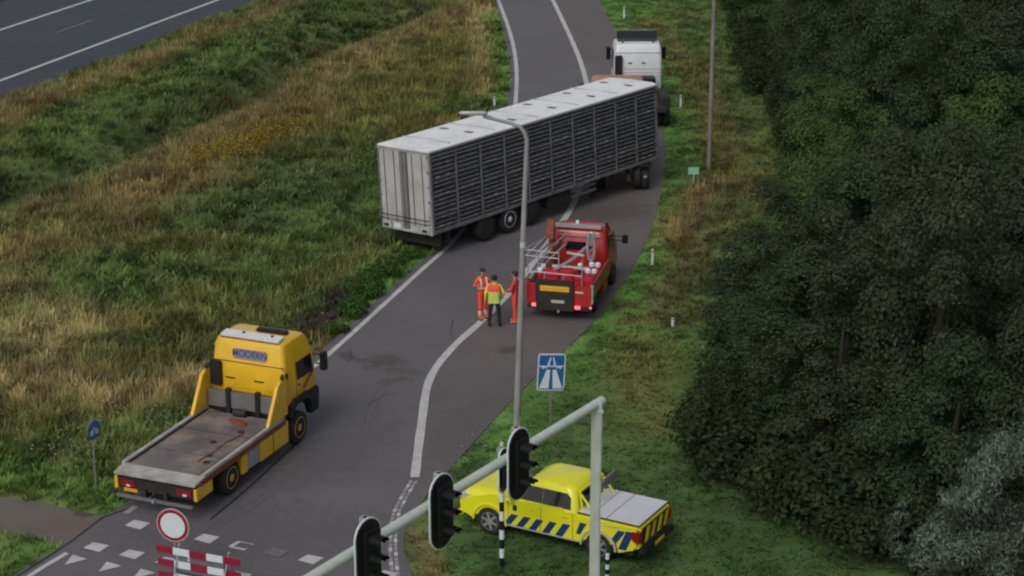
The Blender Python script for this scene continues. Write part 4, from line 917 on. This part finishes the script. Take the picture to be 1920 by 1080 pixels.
# ------------------------------------------------------------------ yellow pickup
def pickup():
    hd = -1.061; wl = Vector((2.56, 46.26)); c_, s_ = math.cos(hd), math.sin(hd)
    org = wl
    t = thing('pickup', 'bright yellow pickup with blue diagonal stripes parked on the grass', 'pickup', (org.x, org.y, .0), hd)
    W = .88; R_ = .46; yf = 3.085
    def arch(c, r, n=9): return [(c+r*math.cos(a), .36+r*math.sin(a)) for a in np.linspace(0, PI, n)]
    side = [(-1.12, .55), (-1.12, 1.10), (-1.08, 1.14), (.95, 1.14), (1.0, 1.10), (2.6, 1.10), (3.05, 1.10), (3.7, 1.02), (3.95, .90), (4.02, .70), (3.98, .42), (3.085+R_+.02, .36)]+arch(yf, R_)+[(yf-R_-.02, .33), (R_+.02, .33)]+arch(0, R_)+[(-R_-.02, .42), (-.95, .50)]
    body = B().prism(side, 'x', -W, W, .085).put('body', 'hiyellow', t)
    B().box(-.78, .78, -.9, 3.8, .30, .62).put('underbody', 'chassis', t)
    for s in (-1, 1):
        for yy in (0, yf):
            wheel(t, s*.78, yy, .38, .25, 'alloy')
            b = B(); b.prism([(yy+.50*math.cos(a), .36+.50*math.sin(a)) for a in np.linspace(-.02, PI+.02, 13)]+[(yy+.455*math.cos(a), .36+.455*math.sin(a)) for a in np.linspace(PI+.02, -.02, 13)], 'x', s*.84, s*.915); b.put('wheel_arch_trim', 'outline' if yy == 0 else 'hiyellow', t)
            B().box(s*.5-.22*s, s*.86, yy-.44, yy+.44, .42, .84).put('wheel_housing', 'black', t) if False else None
        # stripes low on the flank
        for k, (y0, za, zb_, ww) in enumerate(((2.38, .42, .72, .20), (2.02, .42, .73, .20), (1.66, .42, .74, .20), (1.28, .42, .76, .20), (.90, .42, .79, .21), (.42, .62, .93, .20) , (-.62, .62, .95, .20), (-.86, .45, .98, .22))):
            if y0 == .42: poly = [(.50, .60), (.62, .60), (.52, .92), (.32, .92), (.40, .80)]
            else: poly = [(y0+.10, za), (y0+.10+ww, za), (y0-.10+ww*.9, zb_), (y0-.10-.02, zb_)]
            B().prism(poly, 'x', s*(W-.01), s*(W+.004)).put('blue_stripe', 'stripeblue', t)
        B().prism([(.25, .96), (-.55, .98), (-.58, 1.01), (.25, .99)], 'x', s*(W-.01), s*(W+.004)).put('trim_line', 'outline', t)
        B().prism([(.55, .385), (2.58, .375), (2.58, .40), (.55, .41)], 'x', s*(W-.01), s*(W+.006)).put('trim_line', 'outline', t)
        for yy in (.72, 1.62, 2.55): B().box(s*(W-.004), s*(W+.003), yy-.006, yy+.006, .42, 1.08).put('door_gap', 'chassis', t)
        for yy in (.86, 1.78): B().box(s*W-.01, s*W+.03, yy-.0, yy+.16, .93, .97, .008).put('door_handle', 'yellow', t)
        B().box(s*W-.002, s*W+.005, 2.30, 2.42, .82, .98).put('door_badge', 'black', t)
    # greenhouse
    B().loft([(1.08, .85, .62, 2.98, .12), (1.15, .84, .63, 2.80, .14), (1.58, .70, .74, 2.14, .2), (1.67, .66, .82, 1.98, .22), (1.71, .55, 1.0, 1.80, .2)]).put('cabin', 'hiyellow', t)
    def sx(z): return .84+(z-1.15)*(.70-.84)/.43
    for s in (-1, 1):
        for poly in ([(1.615, 1.17), (2.60, 1.17), (2.52, 1.22), (2.14, 1.54), (1.615, 1.54)], [(.80, 1.17), (1.605, 1.17), (1.605, 1.54), (.96, 1.54), (.84, 1.45)]):
            b = B(); vs = [b.bm.verts.new((s*(sx(z)+.010), yy, z)) for yy, z in poly]; vi = [b.bm.verts.new((s*(sx(z)-.03), yy, z)) for yy, z in poly]
            b.bm.faces.new(vs); b.bm.faces.new(vi[::-1]); n = len(poly)
            for k in range(n): b.bm.faces.new((vs[k], vs[(k+1) % n], vi[(k+1) % n], vi[k]))
            b.put('side_window', 'glass', t)
        b = B(); b.box(s*.85, s*1.03, 2.40, 2.58, 1.14, 1.30, .03); b.put('mirror', 'hiyellow', t)
    b = B(); b.quad([(-.72, 2.80, 1.18), (.72, 2.80, 1.18), (.60, 2.20, 1.57), (-.60, 2.20, 1.57)]); b.put('windscreen', 'glass', t)
    b = B(); b.quad([(-.66, .628, 1.2), (.66, .628, 1.2), (.58, .715, 1.52), (-.58, .715, 1.52)]); b.put('rear_window', 'glass', t)
    B().loft([(.86, .87, 2.5, 4.03, .30), (.98, .86, 2.5, 4.0, .32), (1.08, .82, 2.5, 3.92, .34), (1.15, .72, 2.5, 3.72, .34), (1.18, .55, 2.5, 3.45, .3)], 6).put('bonnet', 'hiyellow', t)
    for s in (-1, 1):
        B().loft([(.84, .16, -.14, .14, .05), (.96, .17, -.22, .14, .05), (.985, .12, -.22, .02, .05)]).put('headlight', 'headlens', t, (s*.70, 3.86, .02))
        b = B(); b.prism([(-1.145, .72), (-1.145, 1.02), (-.92, 1.0), (-.86, .88), (-.98, .74)], 'x', s*.76, s*.925, .01); b.put('tail_lamp', 'redlamp', t)
    B().box(-.55, .55, 3.96, 4.03, .56, .84, .03).put('grille', 'black', t); B().box(-.85, .85, 3.9, 4.06, .34, .50, .04).put('front_bumper', 'hiyellow', t)
    # load cover in three leaves
    for y0, y1 in ((-1.08, -.20), (-.18, .22), (.24, .60)): B().box(-.80, .80, y0, y1, 1.145, 1.185, .008).put('cover_leaf', 'tarp', t)
    B().box(-.84, .84, -1.10, .62, 1.125, 1.150, .006).put('cover_frame', 'black', t)
    B().lathe([(0, .03), (.012, .03)], 'z', (-.3, .42, 1.186), 8).put('cover_lock', 'black', t)
    # frame with folded grey sign arm behind the cab
    for s in (-1, 1):
        B().tube([(s*.62, .58, 1.16), (s*.62, .66, 1.62)], .035, 8).put('roll_hoop', 'hiyellow', t)
        B().tube([(s*.62, .30, 1.16), (s*.62, .62, 1.55)], .03, 8).put('roll_hoop', 'hiyellow', t)
    B().tube([(-.62, .66, 1.62), (.62, .66, 1.62)], .035, 8).put('roll_hoop', 'hiyellow', t)
    b = B(); b.prism([(-.30, 1.50), (.62, 1.52), (.78, 1.60), (.80, 1.72), (.66, 1.80), (-.30, 1.72)], 'y', .30, .38, .02); b.put('sign_arm', 'midgrey', t)
    B().box(-.86, .86, -1.26, -1.08, .42, .60, .03).put('rear_bumper', 'black', t)
    tg = B().box(-.74, .74, -1.14, -1.115, .62, 1.06, .01).put('tailgate', 'chassis', t)
    for k in range(4):
        b = B(); x0 = -.62+k*.36; b.prism([(x0, .66), (x0+.16, .66), (x0+.30, 1.02), (x0+.14, 1.02)], 'y', -1.150, -1.138); b.put('tailgate_stripe', ('hiyellow', 'yellow')[k % 2], tg)
    plate_quad(t, -.25, .25, -1.26, .46, .56, 'plate')
pickup()

# ------------------------------------------------------------------ people
def person(label, px, yaw, pose, top, trousers, shoes, extra, H=1.80):
    p = G(*px); t = thing('person', label, 'person', (p.x, p.y, .02), yaw)
    k = H/1.8
    J = dict(pel=(0, 0, .95, .15, .115), waist=(0, 0, 1.10, .145, .11), chest=(0, .01, 1.32, .175, .125), neck0=(0, 0, 1.48, .075, .07), neck=(0, .01, 1.55, .055, .055), head=(0, .02, 1.66, .078, .092), crown=(0, .02, 1.745, .06, .07))
    lg = pose.get('leg', .12); sp = pose.get('step', .06)
    for s, n_ in ((-1, 'l'), (1, 'r')):
        J['hip'+n_] = (s*.09, 0, .90, .105, .105); J['kn'+n_] = (s*lg*.9, s*sp*.6+.02, .50, .072, .075); J['an'+n_] = (s*lg, s*sp, .10, .055, .055); J['toe'+n_] = (s*(lg+.03), s*sp+.17, .045, .045, .035); J['heel'+n_] = (s*lg, s*sp-.05, .05, .045, .04)
        J['sh'+n_] = (s*.19, 0, 1.42, .07, .065); e, h = pose['arm'+n_]; J['el'+n_] = (*e, .05, .05); J['wr'+n_] = (*h, .034, .03)
        ev, hv = Vector(e), Vector(h); d = (hv-ev).normalized(); J['pa'+n_] = (*(hv+d*.07), .042, .022); J['fi'+n_] = (*(hv+d*.15+Vector((0, 0, -.01))), .026, .014)
        side = d.cross(Vector((0, 0, 1))).normalized() if abs(d.z) < .9 else Vector((0, 1, 0)); J['th'+n_] = (*(hv+d*.08+side*.05), .014, .014)
    E = [('pel', 'waist'), ('waist', 'chest'), ('chest', 'neck0'), ('neck0', 'neck'), ('neck', 'head'), ('head', 'crown')]
    for n_ in 'lr': E += [('pel', 'hip'+n_), ('hip'+n_, 'kn'+n_), ('kn'+n_, 'an'+n_), ('an'+n_, 'toe'+n_), ('an'+n_, 'heel'+n_), ('chest', 'sh'+n_), ('sh'+n_, 'el'+n_), ('el'+n_, 'wr'+n_), ('wr'+n_, 'pa'+n_), ('pa'+n_, 'fi'+n_), ('pa'+n_, 'th'+n_)]
    names = list(J); me = bpy.data.meshes.new('body'); me.from_pydata([tuple(c*k for c in J[n_][:3]) for n_ in names], [(names.index(a), names.index(b)) for a, b in E], [])
    o = bpy.data.objects.new('body_tmp', me); C.objects.link(o); o.modifiers.new('s', 'SKIN'); sv = me.skin_vertices[0].data
    for i, n_ in enumerate(names): sv[i].radius = (J[n_][3]*k, J[n_][4]*k); sv[i].use_root = (n_ == 'pel')
    o.modifiers.new('u', 'SUBSURF').levels = 2; dg = bpy.context.evaluated_depsgraph_get(); bm_ = bpy.data.meshes.new_from_object(o.evaluated_get(dg)); bpy.data.objects.remove(o)
    bm_.materials.clear()
    for m in ('skin', top, trousers, shoes): bm_.materials.append(Y[m])
    hands = [Vector(J['wr'+n_][:3])*k for n_ in 'lr']; els = [Vector(J['el'+n_][:3])*k for n_ in 'lr']
    for pl in bm_.polygons:
        c = pl.center; pl.use_smooth = True; z = c.z/k; mi = 1
        near = min((c-h).length for h in hands) < .13 and all((c-e).length > .10 for e in els) and abs(c.x) > .0
        beyond = any((c-e).dot((h-e).normalized()) > (h-e).length-.02 and (c-h).length < .22 for e, h in zip(els, hands))
        if z > 1.52: mi = 0
        elif z < .085: mi = 3
        elif beyond: mi = 0
        elif z < pose.get('belt', .98) and abs(c.x) < .28 and not any((c-h).length < .12 for h in hands): mi = 2
        pl.material_index = mi
    body = link('body', bm_, t)
    # face: eyes, nose, mouth, ears
    f = B(); hc = Vector((0, .02, 1.665))*k
    f.prism([(-.012, -.03), (.012, -.03), (.005, .02), (-.005, .02)], 'y', .10, .125).put('nose', 'skin', body, hc) 
    for s in (-1, 1):
        B().lathe([(0, .009), (.006, .006)], 'y', (s*.032, .105, .02), 8).put('eye', 'hair', body, hc); B().box(s*.08-.01, s*.08+.012, -.02, .015, -.03, .03, .006).put('ear', 'skin', body, hc)
    B().box(-.022, .022, .098, .104, -.055, -.047).put('mouth', 'redlamp', body, hc)
    hb = bmesh.new(); bmesh.ops.create_uvsphere(hb, u_segments=16, v_segments=10, radius=1)
    for v in list(hb.verts):
        v.co = Vector((v.co.x*.098, v.co.y*.112-.012, v.co.z*.105+.035))
    bmesh.ops.delete(hb, geom=[v for v in hb.verts if v.co.z < .005 and v.co.y > .02 or v.co.z < -.05], context='VERTS')
    hm = bpy.data.meshes.new('hair'); hb.to_mesh(hm); hb.free(); hm.materials.append(Y['hair' if 'cap' not in extra else 'darkcloth']); link('hair' if 'cap' not in extra else 'cap', hm, t, hc)
    if 'cap' in extra: B().prism([(.07, .03), (.18, .015), (.18, .025), (.07, .05)], 'x', -.07, .07).put('cap_peak', 'darkcloth', t, hc)
    def band(z, rx, ry, m, h=.05, cx=0, cy=0, name='reflective_band'):
        B().lathe([(-h/2, 1), (h/2, 1)], 'z', n=20).put(name, m, t, (cx*k, cy*k, z*k)).scale = (rx*k, ry*k, 1)
    if 'bands' in extra:
        band(1.12, .175, .145, 'reflect', .05)
        for s in (-1, 1):
            cx, cy = s*(lg), s*sp; band(.30, .072, .075, 'reflect', .05, cx*.97, cy*.85, 'ankle_band'); band(.22, .068, .07, 'reflect', .04, cx*.98, cy*.9, 'ankle_band')
            B().tube([(s*.10, -.145, 1.12), (s*.11, -.135, 1.35), (s*.11, -.04, 1.475), (s*.11, .09, 1.44), (s*.10, .15, 1.30), (s*.10, .145, 1.12)], .028, 6).put('brace_strap', 'signwhite', t)
    if 'jacket' in extra:
        B().loft([(1.25, .225, -.165, .165, .1), (1.36, .235, -.165, .16, .1), (1.45, .20, -.13, .12, .09), (1.49, .11, -.085, .085, .06)]).put('orange_yoke', 'hiorange', t)
        B().loft([(1.22, .222, -.165, .165, .1), (1.255, .228, -.167, .167, .1)]).put('reflective_band', 'reflect', t)
        B().loft([(.86, .205, -.155, .155, .1), (.92, .20, -.155, .155, .1), (1.1, .195, -.15, .15, .1), (1.22, .22, -.16, .16, .1)]).put('jacket_body', 'hilime', t)
        B().loft([(1.48, .08, -.075, .08, .05), (1.54, .085, -.08, .085, .05)]).put('collar', 'hiyel', t)
    return t
person('worker in orange bib trousers with white braces facing the others, dark hair', (905, 600), 2.7, {'arml': ((-.30, .05, 1.18), (-.14, .26, 1.16)), 'armr': ((.32, .02, 1.20), (.30, .26, 1.30)), 'leg': .11, 'step': .03}, 'hiorange', 'hiorange', 'darkcloth', ('bands',))
person('person in lime and orange high visibility jacket, dark trousers and cap, seen from behind', (927, 614), .12, {'arml': ((-.29, -.02, 1.16), (-.30, .06, .90)), 'armr': ((.33, -.02, 1.18), (.24, .12, 1.0)), 'leg': .16, 'step': .04, 'belt': .9}, 'hiyel', 'darkcloth', 'darkcloth', ('cap', 'jacket'))
person('worker in red orange overalls and sand boots, half hidden behind the lamp column', (966, 606), -1.2, {'arml': ((-.27, .06, 1.16), (-.12, .24, 1.10)), 'armr': ((.27, .06, 1.16), (.16, .24, 1.05)), 'leg': .10, 'step': .05}, 'hired', 'hiorange', 'boot', ())

# ------------------------------------------------------------------ street furniture
def lamp_column():
    t = thing('street_lamp', 'tall grey street lamp with curved arm in front of the trailer', 'street lamp', (.1, 51.87, 0))
    B().tube([(0, 0, 0), (.03, 0, 1), (.19, 0, 6.2), (.285, 0, 8.9)], [.105, .10, .075, .06], 14).put('pole', 'lamp', t)
    B().tube([(.285, 0, 8.85), (.29, 0, 9.1), (.23, 0, 9.30), (.10, 0, 9.47), (-.15, 0, 9.56), (-.7, 0, 9.70), (-.85, 0, 9.74)], [.06, .058, .055, .05, .048, .045, .045], 12).put('arm', 'lamp', t)
    B().tube([(.19, 0, 6.15), (.195, 0, 6.3)], .085, 12).put('collar', 'galv', t)
    h = B(); h.loft([(-.04, .09, -.36, .36, .07), (.0, .115, -.40, .40, .09), (.05, .09, -.33, .33, .07)]); lh = h.put('lamp_head', 'lightgrey', t, (-1.12, 0, 9.83)); lh.rotation_euler = (0, .12, PI/2)
    B().box(-.08, .08, -.3, .12, -.06, -.04).put('lens', 'headlens', lh)
    B().box(.04, .13, -.12, -.09, .8, 1.3, .01).put('service_door', 'oldpole', t)
lamp_column()
p = G(1329, 318)
t = thing('street_lamp', 'weathered slim lamp column on the verge against the wood', 'street lamp', (p.x, p.y, 0))
B().tube([(0, 0, 0), (0, 0, 1.4), (0, 0, 5.5), (0, 0, 9.2)], [.10, .095, .085, .06], 12).put('pole', 'oldpole', t); B().tube([(0, 0, 1.35), (0, 0, 1.5)], .105, 12).put('collar', 'oldpole', t)
B().tube([(0, 0, 9.1), (-.1, 0, 9.5), (-.5, 0, 9.75), (-1.2, 0, 9.85)], .045, 8).put('arm', 'oldpole', t); B().box(-1.8, -1.1, -.12, .12, 9.8, 9.92, .03).put('lamp_head', 'lightgrey', t)
# signal gantry
ga, gb = G(1119, 757, 5.85), G(600, 1073, 5.85)
gd = (gb-ga).normalized(); ge = ga+gd*12.5
t = thing('signal_gantry', 'pale grey mast with long horizontal arm carrying traffic lights', 'signal mast', (ga.x, ga.y, 0))
B().box(-.115, .115, -.115, .115, 0, 5.91, .03).put('post', 'galv', t)
B().tube([ga-gd*.22-Vector((ga.x, ga.y, 0)), gb-Vector((ga.x, ga.y, 0)), ge-Vector((ga.x, ga.y, 0))], .105, 18).put('arm', 'galv', t)
B().box(-.14, .14, -.14, .14, 5.66, 5.74, .01).put('clamp', 'galv', t); B().lathe([(0, .2), (.03, .2), (.03, .16)], 'z', n=16).put('base_plate', 'galv', t)
def stadium(w_, h, n=10):
    r = w_/2; pts = [(r*math.cos(a), h/2-r+r*math.sin(a)) for a in np.linspace(0, PI, n)]+[(r*math.cos(a), -h/2+r+r*math.sin(a)) for a in np.linspace(PI, 2*PI, n)]; return pts
def signal(loc, yaw, label, w_=.62, h=1.45, group=None):
    """front looks along the thing's -y"""
    q = thing('traffic_light', label, 'traffic light', loc, yaw, group)
    B().prism(stadium(w_, h), 'y', .0, .03).put('backplate_rim', 'signwhite', q); B().prism(stadium(w_-.055, h-.055), 'y', -.012, -.001).put('backplate', 'sigblack', q)
    k = h/1.45
    B().box(-.16*k, .16*k, -.12, -.013, -.52*k, .52*k, .02).put('housing', 'sigblack', q)
    for z in (.34, 0, -.34):
        l_ = B().lathe([(-.005, .11*k), (.02, .11*k)], 'y', (0, -.14, z*k), 16).put('lens', 'lens', q)
        b = B(); n = 14; r0, r1 = .135*k, .125*k
        A_ = [(math.cos(a), math.sin(a)) for a in np.linspace(-.35, PI+.35, n)]; rows = []
        for (rr, yy) in ((r0, -.12), (r0*.96, -.40)): rows.append([b.bm.verts.new((c_*rr, yy if s_ > .1 else yy*(.75 if yy < -.2 else 1), z*k+s_*rr)) for c_, s_ in A_])
        for i in range(n-1): b.bm.faces.new((rows[0][i], rows[0][i+1], rows[1][i+1], rows[1][i]))
        bmesh.ops.solidify(b.bm, geom=b.bm.faces[:], thickness=.008); b.put('visor', 'sigblack', q)
    B().box(-.05, .05, .03, .12, -.1*k, h*.5, .01).put('bracket', 'galv', q); B().box(-.07, .07, .03, .16, h*.36, h*.50, .01).put('bracket_box', 'lightgrey', q)
    return q
ayaw = math.atan2(-gd.x, -gd.y)   # along the arm, away
for (u, v, lab) in ((671, 1030, 'black traffic light with pale rim lowest on the gantry arm, cut by the photo edge'), (809, 945, 'black traffic light with pale rim in the middle of the gantry arm'), (954, 857, 'black traffic light with pale rim highest on the gantry arm')):
    g_ = G(u, v, 5.85); nrm = Vector((.80, -.60, 0)); q = g_+nrm*.26+Vector((0, 0, -.09))
    fy = math.atan2(-nrm.x, -nrm.y)*1.0
    s_ = signal(q, math.atan2(-nrm.x, -nrm.y), lab, .74, 1.60, group='traffic lights on the gantry arm')
# striped signal post
p = G(941, 1062)
t = thing('signal_post', 'black and white banded post behind the highest gantry light', 'post', (p.x, p.y, 0))
for k in range(10):
    B().tube([(0, 0, k*.25), (0, 0, k*.25+.25)], .062, 14).put('post_band', 'sigblack' if k % 2 == 0 else 'signwhite', t)
B().tube([(0, 0, 2.5), (0, 0, 3.3)], .05, 12).put('post_top', 'galv', t)
signal(Vector((p.x+.05, p.y-.10, 2.62)), math.atan2(-.86, .5), 'small pale-rimmed traffic light on the black and white post', .46, 1.16)
p = G(1139, 1043, .98)
t = thing('push_button_post', 'short black and white banded post by the rear wheel of the pickup', 'post', (p.x, p.y, 0))
for k in range(8): B().tube([(0, 0, k*.13), (0, 0, k*.13+.13)], .05, 12).put('post_band', 'sigblack' if k % 2 == 0 else 'signwhite', t)
B().box(-.05, .05, -.10, -.045, .1, .3, .01).put('button_box', 'plate', t)
# motorway sign
p = G(1033, 795); t = thing('motorway_sign', 'blue motorway sign with white road and bridge symbol', 'road sign', (p.x, p.y, 0), -.14)
t['label'] = 'blue rectangular motorway sign with white road and bridge symbol on the verge'
sc = 1.0
b = B(); b.prism([(-.40+a, c) for a, c in ((.05, -.56), (.75, -.56), (.80, -.51), (.80, .51), (.75, .56), (.05, .56), (0, .51), (0, -.51))], 'y', 0, .025); sg = b.put('sign_plate', 'signwhite', t, (0, 0, 1.60)); sg.rotation_euler = (0, .05, 0)
B().box(-.365, .365, -.006, -.001, -.525, .525).put('blue_field', 'signblue', sg)
def sym(*polys):
    for pl_ in polys:
        b = B(); b.prism(pl_, 'y', -.012, -.0075); b.put('symbol', 'signwhite', sg)
sym([(-.34, -.49), (-.06, -.49), (-.035, .08), (-.14, .08)], [(.06, -.49), (.34, -.49), (.14, .08), (.035, .08)], [(-.36, .17), (.36, .17), (.36, .205), (-.36, .205)], [(-.30, .165), (-.20, .165), (-.25, .09)], [(.20, .165), (.30, .165), (.25, .09)], [(-.13, .215), (-.065, .215), (-.02, .46), (-.05, .46)], [(.065, .215), (.13, .215), (.05, .46), (.02, .46)], [(-.30, .165), (-.12, .12), (-.12, .145), (-.20, .168)], [(.30, .165), (.12, .12), (.12, .145), (.20, .168)])
B().tube([(0, .04, 0), (0, .04, 2.0)], .025, 8).put('sign_post', 'oldpole', t)
# blue round sign at the left
p = G(184, 918); t = thing('round_sign', 'round blue sign on thin pole at the cycle path', 'road sign', (p.x, p.y, 0), -1.08)
B().lathe([(0, .27), (.02, .27)], 'y', (0, 0, 0), 28).put('sign_plate', 'midgrey', t, (0, 0, 1.72)); sgp = [o for o in t.children][-1]
B().lathe([(-.006, .255), (-.001, .255)], 'y', (0, 0, 0), 28).put('blue_field', 'signblue', sgp)
for s in (-1, 1):
    B().lathe([(-.012, .075), (-.0075, .075)], 'y', (s*.10, 0, -.06), 14).put('symbol_wheel', 'outline', sgp)
B().tube([(-.10, -.012, -.06), (.0, -.012, .08), (.1, -.012, -.06)], .012, 5).put('symbol_frame', 'outline', sgp)
B().tube([(-.02, .05, 0), (0, .05, 2.0)], .022, 8).put('sign_post', 'oldpole', t)
# barrier with closed-road sign
byaw = .37; pc = G(371, 1040, .95)
t = thing('road_barrier', 'red and white board barrier across the road with silver frame', 'barrier', (pc.x, pc.y, 0), byaw)
seg = .455
for r in range(3):
    for k in range(5):
        x0 = -2.5*seg+k*seg+(.015 if r else 0); b = B().box(x0+.004, x0+seg-.004, -.02, .012, .93-r*.34-.09, .93-r*.34+.09, .006)
        b.put('board_segment', 'signred' if k % 2 == 0 else 'signwhite', t)
for xx in (-.62, .72):
    B().tube([(xx+.08, .10, 1.12), (xx-.02, -.25, 0)], .022, 8).put('frame_leg', 'alu', t); B().tube([(xx+.08, .04, 1.1), (xx+.02, .55, 0)], .022, 8).put('frame_leg', 'alu', t)
B().box(-.55, .66, .03, .05, .40, .78).put('centre_panel', 'midgrey', t)
B().box(-.7, .8, -.3, -.2, 0, .06, .02).put('frame_foot', 'chassis', t)
b = B().lathe([(0, .045), (.10, .045), (.13, .02)], 'z', (-.28, .07, .70), 10).put('warning_lamp', 'signwhite', t)
ps = G(324, 985, 1.50); t = thing('closed_road_sign', 'round white sign with red ring above the barrier', 'road sign', (ps.x, ps.y, 0), byaw-.05)
sgp = B().lathe([(0, .435), (.02, .435)], 'y', n=36).put('sign_plate', 'signrim', t, (0, 0, 1.5))
B().lathe([(-.006, .405), (-.001, .405)], 'y', n=36).put('red_ring', 'signred', sgp); B().lathe([(-.012, .325), (-.0075, .325)], 'y', n=36).put('white_field', 'signwhite', sgp)
B().tube([(0, .05, 0), (0, .05, 1.7)], .03, 8).put('sign_post', 'alu', t)
# green kilometre board
p = G(1300, 346); t = thing('kilometre_board', 'small pale green board on a short post on the far verge', 'small sign', (p.x, p.y, 0), -.05)
bd = B().box(-.23, .23, 0, .02, .42, .74, .01).put('board', 'green', t)
for a in (-.06, .06): B().box(-.17, .17, -.005, -.001, .56+a, .575+a).put('board_line', 'signwhite', bd)
B().tube([(0, .03, 0), (0, .03, .6)], .025, 8).put('sign_post', 'galv', t)
# reflector posts
rp = None
for (u, v, h, lab) in ((1276, 202, .62, 'on the right verge beside the trailer nose'), (1223, 497, .62, 'on the right verge beside the red truck'), (1170, 34, .7, 'on the right verge at the top of the photo'), (927, 200, .5, 'on the left verge beyond the trailer roof'), (1261, 612, .3, 'low in the brown weeds by the wood')):
    p = G(u, v)
    if rp is None:
        rp = thing('reflector_post', '', 'marker post', p, 0); B().prism([(-.06, 0), (.06, 0), (.06, .95), (-.06, 1.0)], 'y', -.03, .03, .01).put('post', 'signwhite', rp); B().box(-.04, .04, -.036, -.031, .78, .9).put('reflector', 'redlamp', rp); t = rp
    else: t = copy_tree(rp)
    t.location = (p.x, p.y, 0); t.scale = (.7, .7, h); t['label'] = 'white reflector post '+lab; t['group'] = 'white reflector posts along the road'
